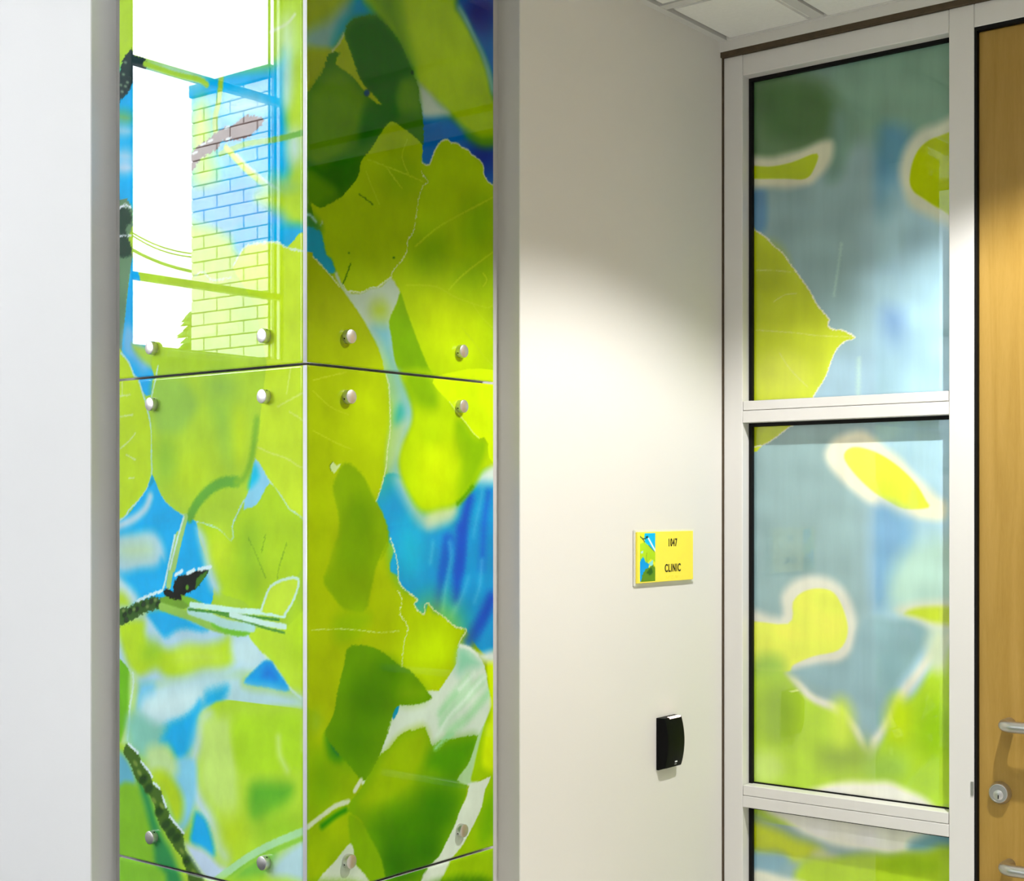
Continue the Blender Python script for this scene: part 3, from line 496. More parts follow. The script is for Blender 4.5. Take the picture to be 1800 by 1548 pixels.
ART_L = [  # base colour, then layers from back to front: shape, colour, (width,) feather, ragged edge, outline in mm on the print
 (165,208,45),
 ("p",(0,172,235),10,0,(460.6,2270.2,261.9,2233.3,82.7,2212,50.6,2231.7,39.1,2203.7,44.9,2125.7,39.1,2045.7,79.7,2027.6,182.5,2016.3,460.6,2052.3)),
 ("p",(172,210,50),7,0,(464.2,2483.8,-6.2,2370.6,-6.2,2245.8,56.4,2254.6,82.7,2234,245.8,2247,421.3,2298,439,2295.9,464.2,2298.6)),
 ("p",(190,222,200),16,0,(345,2265.9,245.8,2230.3,252.2,2214.7,345,2240.1,403.7,2264)),
 ("p",(200,232,190),20,0,(27.7,2235,29,2221.7,32.7,2210.9,38.3,2204.3,44.9,2202.8,51.5,2206.8,57.1,2215.6,60.9,2227.9,62.2,2241.9,60.9,2255.3,57.1,2266.1,51.5,2272.7,44.9,2274.1,38.3,2270,32.7,2261.1,29,2248.8)),
 ("p",(176,214,40),12,0,(-3.4,2152.8,-1.7,2133.7,3.2,2118,10.5,2108.2,19.2,2105.7,27.9,2111,35.3,2123.3,40.2,2140.8,42,2160.8,40.2,2180.1,35.3,2195.9,27.9,2205.6,19.2,2207.8,10.5,2202.3,3.2,2189.9,-1.7,2172.5)),
 ("p",(190,225,215),14,0,(33.4,2175,34.3,2163.9,36.7,2154.7,40.5,2148.9,44.9,2147.4,49.3,2150.5,53,2157.6,55.5,2167.7,56.4,2179.2,55.5,2190.4,53,2199.6,49.3,2205.4,44.9,2206.8,40.5,2203.7,36.7,2196.6,34.3,2186.5)),
 ("p",(176,212,50),16,0,(210.7,2128.4,212.8,2108.1,219,2091.5,228.3,2081.2,239.3,2078.6,250.4,2084.4,259.9,2097.6,266.2,2116.3,268.5,2137.6,266.2,2158.2,259.9,2174.9,250.4,2185.1,239.3,2187.3,228.3,2181.2,219,2167.9,212.8,2149.4)),
 ("p",(170,205,220),18,0,(82.7,2152,86.7,2146.5,98.2,2143.3,115.7,2142.7,136.4,2145,157.4,2149.7,175.4,2156.3,187.5,2163.7,191.8,2170.7,187.5,2176.3,175.4,2179.5,157.4,2179.9,136.4,2177.5,115.7,2172.6,98.2,2166,86.7,2158.8)),
 ("p",(176,212,50),18,0,(198.1,2047.9,200.5,2032.4,207.3,2019.9,217.6,2012.2,229.7,2010.6,242,2015.3,252.5,2025.7,259.5,2040.2,261.9,2056.7,259.5,2072.4,252.5,2085,242,2092.6,229.7,2093.9,217.6,2088.9,207.3,2078.4,200.5,2064)),
 ("p",(182,220,70),18,0,(10.7,2006.4,14.5,1997.9,25.6,1991.7,42.3,1988.7,62.2,1989.4,82.3,1993.8,99.6,2001.2,111.2,2010.5,115.3,2020.3,111.2,2029,99.6,2035.3,82.3,2038.1,62.2,2037.1,42.3,2032.5,25.6,2025.1,14.5,2015.9)),
 ("p",(190,222,215),14,0,(10.7,2080.8,12,2072,15.6,2064.9,21.2,2060.7,27.7,2059.8,34.2,2062.6,39.8,2068.6,43.5,2076.8,44.9,2086.1,43.5,2095,39.8,2102.1,34.2,2106.3,27.7,2107.1,21.2,2104.2,15.6,2098.2,12,2090)),
 ("p",(120,180,90),10,0,(417.7,2189.9,419.4,2186.8,424,2184.7,430.9,2184,439,2184.6,447.3,2186.7,454.3,2189.7,458.9,2193.4,460.6,2197,458.9,2200.2,454.3,2202.2,447.3,2203,439,2202.3,430.9,2200.2,424,2197.1,419.4,2193.5)),
 ("p",(170,210,225),10,0,(417.7,2168,419.4,2165.3,424,2163.5,430.9,2163,439,2163.7,447.3,2165.6,454.3,2168.4,458.9,2171.7,460.6,2174.9,458.9,2177.6,454.3,2179.3,447.3,2179.9,439,2179.1,430.9,2177.2,424,2174.4,419.4,2171.2)),
 ("p",(150,200,225),10,0,(414.2,2125.8,415.8,2121,420.4,2117.4,427.3,2115.6,435.5,2115.8,443.7,2118,450.7,2121.9,455.3,2126.9,457,2132.2,455.3,2137.1,450.7,2140.7,443.7,2142.5,435.5,2142.2,427.3,2140,420.4,2136,415.8,2131.1)),
 ("p",(180,205,225),9,0,(414.2,2106.1,415.8,2102.2,420.4,2099.3,427.3,2097.9,435.5,2098.2,443.7,2100.2,450.7,2103.6,455.3,2107.8,457,2112.3,455.3,2116.3,450.7,2119.2,443.7,2120.6,435.5,2120.2,427.3,2118.2,420.4,2114.8,415.8,2110.5)),
 ("p",(28,52,52),1.2,1.3,(417.7,2304.9,431.9,2297.8,440.8,2290.8,448,2272.2,455.2,2260.3,455.2,2216.1,445.5,2225.4,424.1,2234.9,417.7,2244.7,400.2,2258.9,379.3,2263.7,379.3,2281.1,407.2,2290.8)),
 ("p",(120,150,120),2,0,(430,2283,430.8,2282.6,432.1,2282.7,433.6,2283,435.1,2283.7,436.4,2284.6,437.3,2285.5,437.7,2286.4,437.4,2287,436.6,2287.3,435.3,2287.3,433.8,2286.9,432.3,2286.2,431,2285.4,430.1,2284.4,429.7,2283.6)),
 ("p",(120,150,120),2,0,(435.3,2264.2,436.2,2263.8,437.4,2263.9,438.9,2264.2,440.5,2264.9,441.8,2265.8,442.7,2266.7,443,2267.5,442.8,2268.2,441.9,2268.5,440.7,2268.5,439.2,2268.1,437.6,2267.4,436.3,2266.6,435.4,2265.6,435.1,2264.8)),
 ("p",(120,150,120),2,0,(424.7,2249,425.5,2248.7,426.8,2248.7,428.3,2249.1,429.8,2249.7,431.1,2250.6,432,2251.5,432.3,2252.4,432.1,2253,431.2,2253.3,430,2253.3,428.5,2252.9,427,2252.3,425.6,2251.4,424.8,2250.5,424.4,2249.6)),
 ("p",(120,150,120),2,0,(438.9,2236.2,439.7,2235.8,441,2235.9,442.5,2236.2,444.1,2236.9,445.4,2237.7,446.3,2238.7,446.6,2239.5,446.3,2240.1,445.5,2240.5,444.2,2240.5,442.7,2240.1,441.2,2239.4,439.9,2238.6,439,2237.7,438.6,2236.8)),
 ("p",(120,150,120),2,0,(430,2243.4,430.8,2243,432.1,2243.1,433.6,2243.4,435.1,2244.1,436.4,2245,437.3,2245.9,437.7,2246.7,437.4,2247.4,436.6,2247.7,435.3,2247.7,433.8,2247.3,432.3,2246.6,431,2245.8,430.1,2244.9,429.7,2244)),
 ("p",(120,150,120),2,0,(442.5,2247.8,443.3,2247.5,444.6,2247.5,446.1,2247.9,447.6,2248.6,449,2249.4,449.9,2250.4,450.2,2251.2,449.9,2251.8,449.1,2252.2,447.8,2252.1,446.3,2251.8,444.8,2251.1,443.5,2250.2,442.6,2249.3,442.2,2248.5)),
 ("s",(150,190,50),12,3,0.4,(193.4,2214.3,198.1,2182.2,207.5,2152.7,204.4,2123.2)),
 ("s",(160,205,60),9,2,0.4,(382.8,2273.1,304.7,2241.2,245.8,2221.9,226.6,2210)),
 ("s",(205,225,170),5,3,0.3,(79.7,2263.4,44.9,2268.1,27.7,2278.3)),
 ("s",(82,62,58),22,1.5,1.5,(268.5,2089.2,245.8,2106.8,207.5,2115.5)),
 ("p",(82,60,58),1.2,1.2,(218.6,2125.5,188.7,2136.2,160.8,2137.8,142.5,2146,124.3,2145.4,93.9,2132.8,112.3,2120.8,130.4,2112.5,154.7,2112.3,188.7,2115.6,210.7,2114.9)),
 ("p",(215,235,240),1.5,0,(172.6,2136.7,172.7,2135.9,173.8,2135.1,175.7,2134.4,178.2,2133.9,180.9,2133.6,183.3,2133.7,185.2,2134.1,186.1,2134.7,186.1,2135.5,185,2136.3,183,2137.1,180.5,2137.6,177.9,2137.8,175.4,2137.7,173.6,2137.3)),
 ("p",(215,235,240),1.5,0,(229.2,2119.9,229.2,2119.1,230.4,2118.3,232.3,2117.5,234.9,2117,237.7,2116.7,240.2,2116.8,242.1,2117.2,243.1,2117.8,243.1,2118.6,241.9,2119.5,239.9,2120.2,237.4,2120.8,234.6,2121,232.1,2120.9,230.2,2120.5)),
 ("p",(215,235,240),1.5,0,(248.4,2109.3,248.5,2108.5,249.6,2107.6,251.6,2106.9,254.2,2106.3,257,2106.1,259.6,2106.1,261.5,2106.5,262.5,2107.2,262.5,2108,261.3,2108.8,259.3,2109.6,256.7,2110.1,253.9,2110.4,251.4,2110.3,249.4,2109.9)),
 ("p",(215,235,240),1.5,0,(211.7,2122.4,211.8,2121.6,212.9,2120.7,214.8,2120,217.4,2119.5,220.1,2119.2,222.6,2119.3,224.5,2119.7,225.5,2120.3,225.5,2121.1,224.3,2121.9,222.4,2122.7,219.8,2123.2,217.1,2123.5,214.6,2123.4,212.7,2123)),
 ("p",(215,235,240),1.5,0,(169.5,2118.8,169.6,2118,170.7,2117.2,172.6,2116.4,175.1,2115.9,177.8,2115.7,180.2,2115.7,182,2116.1,183,2116.7,183,2117.5,181.9,2118.4,179.9,2119.1,177.4,2119.6,174.8,2119.9,172.3,2119.8,170.5,2119.4)),
 ("s",(110,178,70),9,1.5,0.3,(195,2097,136.4,2103.3,68,2099.7,-0.6,2100.6)),
 ("s",(196,222,70),10,2,0.3,(182.5,2105.4,136.4,2065.8,79.7,2027.6,-0.6,1987.3)),
 ("s",(210,230,190),4,2,0.3,(157.8,2091.3,124.3,2064,68,2026,-0.6,1990.2)),
 ("p",(60,165,230),14,0,(268.5,2054,44.9,2023.4,33.4,1982.4,68,1958.8,136.4,1960.8,182.5,1966.1,258.7,1998)),
 ("p",(178,216,40),10,0,(112.3,2020.5,-6.2,2016.4,-6.2,1957.9,33.4,1970.5,68,1994.7)),
 ("p",(0,168,222),7,0,(151.6,1982.9,62.2,1972.1,-6.2,1957.9,-6.2,1918.9,44.9,1930.4,151.6,1934)),
 ("p",(178,216,60),8,0,(414.2,1999.5,258.7,1989.6,198.1,1972,173.2,1944.5,163.9,1921,170.1,1901.1,213.8,1901.2,311.3,1902.2,414.2,1925)),
 ("p",(178,212,60),3,0.8,(345,1913.9,255.5,1917.9,236.1,1918,213.8,1903.3,170.1,1903.2,115.3,1867.5,85.6,1762.7,358.7,1753.4,351.8,1798.3,379.3,1865.2)),
 ("s",(200,228,190),3,1.5,0.8,(255.5,1913.7,236.1,1918,213.8,1902.9,170.1,1902.7)),
 ("p",(100,136,100),1.5,1.3,(457,2051,417.7,2044.8,414.2,2012.6,424.8,1994.1,416,1971.2,414.9,1951.4,424.8,1923.9,433.7,1869.7,442.6,1808.7,457,1798.6)),
 ("p",(36,66,50),2.5,1.3,(455.2,2041.9,424.8,2040.2,417,2019.5,431.9,2012.5,428.4,1994.5,417.7,1978,421.3,1963,455.2,1971.1)),
 ("s",(225,235,240),4,1.5,1.2,(453.4,2043.9,439,2048.6,419.5,2043.9)),
 ("s",(225,235,240),2.5,1,1,(449.8,1999.2,435.5,1998,419.5,1996.1)),
 ("p",(20,170,235),1.2,0.5,(414.9,1960.1,407.2,1954.9,358.7,1820.3,345,1769.9,362.1,1755.8,365.5,1731,379.3,1729.4,389.7,1738.6,400.2,1758.8,410.7,1765,424.8,1787.7,442.6,1806.5,433.7,1869.7,424.1,1923.8)),
 ("p",(110,185,228),7,0,(433.7,1847.7,403.7,1834.5,358.7,1781.5,386.2,1768,407.2,1784.5,439,1806.2)),
 ("p",(168,208,70),5,0,(414.2,1815.5,372.4,1806.1,351.8,1798.3,355.2,1770.5,389.7,1787.7)),
 ("p",(184,218,30),0.8,0.5,(464.2,1805.7,442.6,1802.1,424.8,1787.7,410.7,1765,400.2,1758.8,389.7,1738.6,379.3,1716.4,369,1687.8,363.8,1661.7,365.5,1629.4,363.8,1603.4,375.8,1579.7,400.2,1558.1,424.8,1542.8,431.9,1534,464.2,1522.7)),
 ("s",(176,220,214),3.4,1.2,0.5,(446.2,1804.5,424.8,1787.7,410.7,1765,400.2,1758.8,389.7,1738.6,379.3,1716.4,369,1687.8,364.5,1661.8,365.5,1629.4,364.5,1603.4,375.8,1579.7,400.2,1558.1,424.8,1542.8,431.9,1534,453.4,1523.9)),
 ("p",(172,212,46),0.8,0.5,(358.7,1759.9,345,1802.1,121.3,1823.5,85.6,1762.7,91.5,1751.9,103.4,1688.2,107.8,1654.2,115.3,1620.1,127.3,1579.8,139.4,1559.6,154.7,1539.2,167,1518.7,163.9,1502.3,170.1,1496.1,195,1512.3,213.8,1518.3,255.5,1526.3,281.5,1534.6,311.3,1545.1,338.2,1564.4,358.7,1592.5,363.1,1633.6,365.5,1676.9,370,1709.5,363.8,1730.9,354.6,1758.4)),
 ("p",(150,198,70),9,0,(358.7,1754.4,291.4,1755,245.8,1710.6,291.4,1670.2,345,1667.6,362.1,1698.4)),
 ("p",(148,196,70),20,0,(160.8,1733.4,163.4,1724.2,170.8,1716.5,181.8,1711.7,195,1710.4,208.2,1712.9,219.5,1718.8,227.1,1727.3,229.7,1737,227.1,1746.4,219.5,1754.1,208.2,1758.8,195,1759.9,181.8,1757.3,170.8,1751.3,163.4,1743)),
 ("p",(150,200,60),14,0,(213.8,1709.2,176.3,1701.4,151.6,1645.3,167,1608.8,195,1646.4)),
 ("p",(186,222,26),26,0,(220.2,1601.4,223.3,1588.7,232.3,1577.9,245.9,1570.8,261.9,1568.3,278.2,1571,292.1,1578.4,301.4,1589.5,304.7,1602.6,301.4,1615.5,292.1,1626.4,278.2,1633.4,261.9,1635.6,245.9,1632.7,232.3,1625.1,223.3,1614.1)),
 ("p",(192,226,26),16,0,(133.4,1652.9,134.8,1637.4,138.7,1624.3,144.6,1615.6,151.6,1612.6,158.7,1615.9,164.7,1624.9,168.7,1638.2,170.1,1654,168.7,1669.6,164.7,1682.7,158.7,1691.4,151.6,1694.2,144.6,1690.8,138.7,1681.8,134.8,1668.5)),
 ("p",(148,200,50),16,0,(304.7,1623.8,306.5,1610.8,311.5,1599.9,319.1,1592.6,328.1,1590.1,337.1,1592.8,344.8,1600.3,350,1611.5,351.8,1624.8,350,1637.9,344.8,1648.9,337.1,1656.2,328.1,1658.5,319.1,1655.7,311.5,1648.1,306.5,1636.9)),
 ("s",(182,222,205),3,1.2,0.5,(355.2,1755.4,348.4,1776.6,354.6,1756.3,363.8,1730.9,369.6,1707.3)),
 ("s",(176,220,210),2.8,1.2,0.8,(358.7,1590.4,338.2,1563.3,311.3,1544.7,281.5,1534.2,255.5,1525.9,213.8,1517.9,195,1511.8,170.1,1495.7,163.9,1502.3,167,1518.7,154.7,1539.2,139.4,1559.6)),
 ("s",(206,228,160),2.2,1.5,0.5,(435.5,1699.1,414.2,1700.4,449.8,1698.5)),
 ("s",(206,228,160),2.2,1.5,0.5,(449.8,1644.4,424.8,1656.9,407.2,1669.6)),
 ("s",(206,228,160),2.2,1.5,0.5,(449.8,1732.8,421.3,1733.6)),
 ("s",(206,228,160),2.2,1.5,0.5,(431.9,1635.2,407.2,1625.9)),
 ("s",(206,228,160),2.2,1.5,0.5,(442.6,1756.7,442.6,1732.4)),
 ("s",(206,228,160),2.2,1.5,0.5,(424.8,1595.5,410.7,1596.4)),
 ("p",(196,228,36),0.8,0.5,(165.4,1917,151.6,1934,136.4,1946.5,112.3,1948.9,68,1945.9,44.9,1935.3,-6.2,1921.9,-6.2,1518.3,7.9,1525,22,1537.6,39.1,1545.5,62.2,1569.3,82.7,1587.4,114.7,1621.7,107.8,1654.2,102.8,1688.2,91.5,1751.9,88.6,1762.9,112.3,1843,136.4,1881.6)),
 ("s",(206,232,200),3,1.2,0.8,(163.9,1921,151.6,1934,136.4,1946.5,112.3,1948.5,68,1945.5,44.9,1934.9,-0.6,1923.1)),
 ("s",(186,224,200),3,1.2,0.6,(114.7,1621.7,82.7,1587.4,62.2,1569.3,39.1,1545.5,22,1537.6,-0.6,1521.1)),
 ("p",(168,212,50),22,0,(94.5,1831.5,97,1816.3,104,1803.8,114.7,1795.8,127.3,1793.6,140.1,1797.6,151,1807.2,158.3,1821,160.8,1836.8,158.3,1852.3,151,1864.9,140.1,1872.7,127.3,1874.6,114.7,1870.4,104,1860.7,97,1847.1)),
 ("s",(214,236,110),2.4,1.6,0.5,(109.3,1639.1,82.7,1630.4,44.9,1620.7,16.3,1607.3,-0.6,1606.1)),
 ("s",(214,236,110),2.4,1.6,0.5,(65.1,1698.7,39.1,1707.4,5,1718.6)),
 ("s",(214,236,110),2.4,1.6,0.5,(36.3,1754.7,40.6,1737.1,44.9,1717.6)),
 ("s",(214,236,110),2.4,1.6,0.5,(39.1,1689.7,19.2,1681,5,1672.6)),
 ("p",(0,172,235),1.2,0.5,(363.1,1601.2,354.6,1589.3,331.5,1558,284.8,1534.6,253.8,1525.3,242.6,1490.8,213.8,1447.7,213.8,1442.4,217,1396.6,278.3,1394,457,1386.5,457,1519.3,457,1520.6,431.9,1532.9,400.2,1557,375.8,1578.6)),
 ("s",(172,212,228),16,8,0,(457,1516.2,414.2,1527.5,382.8,1545,369,1564.5)),
 ("p",(0,150,190),3,0,(363.8,1600.2,358,1590.4,372.4,1579.7)),
 ("p",(172,214,228),8,0,(460.6,1500.6,372.4,1507.2,345,1499.9,331.5,1480.8,331.5,1461.6,338.2,1464.5,358.7,1450,460.6,1442.8,460.6,1497.1)),
 ("p",(188,220,170),16,0,(362.1,1478.1,365.2,1473.1,374.2,1468.7,387.7,1465.6,403.7,1464.2,419.8,1464.9,433.7,1467.4,442.9,1471.5,446.2,1476.5,442.9,1481.6,433.7,1486.1,419.8,1489.2,403.7,1490.4,387.7,1489.7,374.2,1487.1,365.2,1483)),
 ("p",(190,222,225),7,0,(460.6,1435.1,439,1429.1,400.2,1399.8,414.2,1383.9,460.6,1381.9)),
 ("p",(176,214,40),8,0,(460.6,1404.1,435.5,1405,421.3,1383.6,460.6,1377.5)),
 ("p",(136,206,232),1.5,0.5,(114.7,1621.1,82.7,1586.4,79.7,1575.4,97.4,1559.5,121.3,1541.3,141,1541.3,139.4,1557.5,125.8,1579.8)),
 ("p",(0,190,228),5,0,(113.8,1612,106.4,1595.7,115.3,1583.7,128.8,1575.8,124.3,1591.9)),
 ("p",(174,216,24),1.2,0.5,(250.6,1523.2,213.8,1516.6,195,1510.6,168.5,1494.9,162.4,1502,163.9,1518.7,142.5,1543.3,112.3,1551.4,82.7,1583.4,62.2,1568.3,39.1,1544.5,22,1536.7,7.9,1524,7.9,1484.9,7.9,1487.7,10.7,1458.2,22,1446.1,50.6,1443.3,79.7,1430.4,94.5,1405.8,121.3,1392.6,139.4,1404,195,1416.1,210.7,1452.9,236.1,1498.1)),
 ("p",(176,218,228),8,0,(252.2,1516.8,232.9,1504.4,213.8,1467.3,195,1422.3,198.1,1416,220.2,1425.6,236.1,1462.6)),
 ("p",(150,200,24),16,0,(103.4,1439.6,104.7,1426.5,108.6,1415.3,114.4,1407.6,121.3,1404.7,128.2,1407,134.1,1414.3,138.1,1425.3,139.4,1438.5,138.1,1451.8,134.1,1463.1,128.2,1470.7,121.3,1473.5,114.4,1471,108.6,1463.7,104.7,1452.7)),
 ("p",(150,200,30),18,0,(103.4,1493.1,105.2,1480.7,110.4,1470.2,118.1,1463,127.3,1460.3,136.6,1462.5,144.5,1469.4,149.8,1479.9,151.6,1492.3,149.8,1504.8,144.5,1515.5,136.6,1522.6,127.3,1525.1,118.1,1522.7,110.4,1515.8,105.2,1505.4)),
 ("p",(196,228,30),18,0,(176.3,1481.7,177.9,1472.2,182.6,1464.1,189.7,1458.5,198.1,1456.4,206.5,1458.1,213.7,1463.3,218.5,1471.3,220.2,1480.8,218.5,1490.4,213.7,1498.5,206.5,1504,198.1,1506,189.7,1504.2,182.6,1499,177.9,1491.1)),
 ("s",(120,170,20),1.8,1.2,1,(130.4,1501.6,112.3,1475.7,91.5,1442)),
 ("s",(120,170,20),1.8,1.2,1,(44.9,1494.9,62.2,1456.8,65.1,1440.8)),
 ("s",(120,170,20),1.8,1.2,1,(91.5,1506.2,100.4,1479.9)),
 ("s",(100,172,50),17,4,0.8,(268.5,1532.5,249,1555.7,220.2,1575.4,188.7,1586.5,157.8,1587.2)),
 ("s",(130,188,40),12,6,0.8,(157.8,1587.2,139.4,1592.1,121.3,1624.2,109.3,1680.4)),
 ("s",(160,206,110),11,1,0.4,(278.3,1532.5,291.4,1500.7,309.7,1448.7)),
 ("s",(160,206,110),12,1,0.4,(297.4,1503.6,311.3,1460.8,321.4,1422.1)),
 ("s",(196,230,225),4,1,0.4,(283.2,1532.5,299.7,1496.3,318,1448.4)),
 ("s",(196,230,225),4,1,0.4,(305.3,1503.5,319.7,1460.6,331.5,1423.9,338.2,1413)),
 ("p",(176,216,232),8,0,(457,1375.4,386.2,1374.3,358.7,1379.9,121.3,1364.3,85.6,1318.1,151.6,1291.3,449.8,1258.6)),
 ("p",(0,172,235),5,0.6,(375.8,1374.7,341.6,1381.1,311.3,1379.9,265.2,1367.2,223.4,1357.9,291.4,1352.8,311.3,1347.9,331.5,1340,348.4,1348,363.8,1360.2)),
 ("p",(180,220,24),8,0,(453.4,1353.5,389.7,1363.2,381,1337.6,358.7,1319.4,278.3,1326.5,198.1,1337.5,173.2,1349.2,160.8,1311.1,213.8,1293,311.3,1271.2,355.2,1285.2,403.7,1273,435.5,1303.7)),
 ("p",(196,228,80),16,0,(191.8,1315.2,195.9,1310.2,207.5,1305.4,224.9,1301.5,245.8,1299.1,266.8,1298.6,284.9,1300.2,297.1,1303.5,301.4,1308.1,297.1,1313.2,284.9,1318.1,266.8,1322,245.8,1324.2,224.9,1324.6,207.5,1323,195.9,1319.7)),
 ("p",(150,205,30),14,0,(345,1313.8,346.6,1308.8,351,1304.3,357.6,1301.1,365.5,1299.6,373.4,1300,380.1,1302.4,384.7,1306.3,386.2,1311.2,384.7,1316.3,380.1,1320.8,373.4,1324,365.5,1325.5,357.6,1325,351,1322.6,346.6,1318.7)),
 ("p",(196,230,232),10,0,(167,1341.4,124.3,1349.9,94.5,1321.5,121.3,1299.6,160.8,1309)),
 ("p",(188,228,42),1.5,0.4,(130.4,1355.7,85.6,1368.1,44.9,1370.3,-6.2,1394.3,-6.2,1261.8,22,1269.3,39.1,1279.7,71,1309.1,94.5,1324.5)),
 ("s",(205,235,215),4,3,0.4,(94.5,1324.5,71,1309.1,39.1,1279.7,7.9,1263.6)),
 ("p",(178,222,20),16,0,(5,1358.6,6.3,1343.6,10,1330.7,15.5,1321.8,22,1318.4,28.5,1320.9,34.1,1329.1,37.8,1341.7,39.1,1356.7,37.8,1371.9,34.1,1384.9,28.5,1393.7,22,1397,15.5,1394.3,10,1386.1,6.3,1373.5)),
 ("p",(0,156,228),3.5,0.5,(140.1,1279.5,112.3,1303.2,94.5,1315.5,79.7,1316.5,69.5,1307.2,39.1,1275.4,91.5,1275.6)),
 ("p",(0,118,214),7,0,(100.4,1293,91.5,1307.7,79.7,1306.5,68,1291.4,82.7,1290.3)),
 ("p",(182,222,226),10,0,(358.7,1261.2,311.3,1271.2,213.8,1293,139.4,1290.1,139.4,1278,33.4,1272.3,-6.2,1259.9,-6.2,1244.3,182.5,1229.4,258.7,1195.3,400.2,1181.7,400.2,1240.6)),
 ("p",(206,236,236),14,0,(345,1245,261.9,1262.3,252.2,1240,311.3,1209.4,372.4,1203.8,379.3,1222.7)),
 ("p",(120,200,232),8,0,(396.7,1258.3,358.7,1263.3,358.7,1248.2,386.2,1235.2,403.7,1218.4)),
 ("p",(0,172,228),8,0.8,(179.4,1271.8,188.7,1249.5,226.6,1231.7,245.8,1211.2,252.2,1180.6,358.7,1166.2,331.5,1192.6,278.3,1214.5,232.9,1241.6,226.6,1256.7)),
 ("p",(108,186,14),1.5,0.4,(460.6,1297.7,446.2,1294.2,426.6,1281.2,419.5,1269.7,423.1,1227.7,430.1,1194.2,446.2,1157.3,460.6,1155.9)),
 ("p",(188,226,150),5,0,(419.5,1276.3,403.7,1273,405.4,1244.5,417.7,1210.6,424.8,1177.1,421.3,1159.9,446.2,1157.3,430.1,1194.2,423.1,1227.7)),
 ("s",(206,236,215),4,1.5,0.8,(414.2,1274.4,412.5,1254.9,422,1216.8,423.1,1190.4,428.4,1162.9)),
 ("p",(130,200,180),12,0,(414.2,1211,358.7,1192.1,331.5,1181.9,358.7,1157.6,421.3,1151.1)),
 ("p",(186,226,76),10,0,(232.9,1222.8,182.5,1235.6,136.4,1231.5,-6.2,1248.2,-6.2,1195.5,249,1169,245.8,1200.7)),
 ("p",(172,222,30),7,0,(167,1222.6,5,1245.2,-6.2,1195.5,167,1177.5)),
 ("p",(52,94,30),1.2,1.6,(460.6,1376.4,421.3,1383.6,400.2,1395.4,379.3,1397.4,362.1,1402.4,340.9,1400.4,337.6,1387.2,358.7,1380.9,386.2,1374.3,414.2,1362,460.6,1348.7)),
 ("p",(22,52,14),2.5,0,(430.1,1368.8,431.7,1367,433.8,1365.5,436.1,1364.7,438.4,1364.7,440.2,1365.4,441.3,1366.8,441.6,1368.7,440.8,1370.7,439.3,1372.6,437.2,1374.1,434.8,1374.9,432.6,1374.9,430.7,1374.1,429.6,1372.7,429.4,1370.9)),
 ("p",(22,52,14),2.5,0,(416,1375,417.5,1373.1,419.6,1371.7,421.9,1370.9,424.2,1370.9,426,1371.6,427.1,1373,427.3,1374.9,426.6,1376.9,425.1,1378.8,423,1380.2,420.6,1381,418.4,1381,416.6,1380.3,415.5,1378.8,415.3,1377)),
 ("p",(22,52,14),2.5,0,(398.4,1379,399.9,1377.2,402,1375.8,404.3,1375,406.6,1375,408.4,1375.7,409.4,1377.1,409.7,1379,409,1381,407.5,1382.8,405.4,1384.3,403,1385,400.8,1385.1,399,1384.3,397.9,1382.9,397.7,1381.1)),
 ("p",(22,52,14),2.5,0,(381,1388.5,382.5,1386.7,384.6,1385.2,386.9,1384.5,389.1,1384.5,390.9,1385.2,392,1386.6,392.2,1388.4,391.5,1390.4,390,1392.3,387.9,1393.7,385.6,1394.5,383.4,1394.5,381.6,1393.7,380.5,1392.3,380.3,1390.5)),
 ("p",(22,52,14),2.5,0,(360.4,1393.7,361.8,1391.9,363.9,1390.5,366.1,1389.7,368.3,1389.7,370.1,1390.4,371.2,1391.8,371.4,1393.7,370.7,1395.6,369.2,1397.5,367.2,1398.9,364.9,1399.7,362.7,1399.7,360.9,1398.9,359.9,1397.5,359.7,1395.7)),
 ("p",(22,52,14),2.5,0,(343.3,1390.1,344.8,1388.3,346.8,1386.9,349,1386.1,351.2,1386.1,353,1386.8,354,1388.2,354.2,1390.1,353.5,1392,352.1,1393.9,350.1,1395.3,347.8,1396,345.6,1396,343.9,1395.3,342.8,1393.9,342.6,1392.1)),
 ("p",(22,52,14),2.5,0,(426.6,1360.2,428.1,1358.3,430.2,1356.9,432.6,1356.1,434.8,1356,436.7,1356.8,437.8,1358.2,438,1360.1,437.3,1362.1,435.8,1364,433.6,1365.4,431.3,1366.2,429,1366.3,427.2,1365.5,426.1,1364.1,425.9,1362.2)),
 ("p",(110,140,70),2,0,(406.7,1379,407.7,1377.9,409.1,1377.1,410.7,1376.7,412.4,1376.7,413.8,1377.2,414.7,1378.1,415,1379.2,414.7,1380.4,413.7,1381.5,412.3,1382.3,410.7,1382.7,409,1382.6,407.6,1382.1,406.7,1381.3,406.4,1380.2)),
 ("p",(110,140,70),2,0,(372,1384.9,372.9,1383.8,374.3,1383,375.9,1382.6,377.5,1382.7,378.9,1383.2,379.8,1384,380.1,1385.1,379.7,1386.3,378.8,1387.4,377.4,1388.2,375.8,1388.6,374.2,1388.5,372.8,1388,371.9,1387.1,371.6,1386)),
 ("p",(110,140,70),2,0,(351.4,1396.5,352.3,1395.5,353.7,1394.7,355.3,1394.3,356.9,1394.4,358.2,1394.8,359.1,1395.7,359.4,1396.8,359.1,1398,358.2,1399,356.8,1399.8,355.2,1400.2,353.6,1400.2,352.3,1399.7,351.4,1398.8,351.1,1397.7)),
 ("p",(110,140,70),2,0,(435,1375.5,436,1374.4,437.4,1373.6,439.1,1373.2,440.8,1373.3,442.2,1373.8,443.1,1374.6,443.4,1375.8,443.1,1377,442.1,1378,440.7,1378.8,439,1379.3,437.3,1379.2,435.9,1378.7,435,1377.8,434.7,1376.7)),
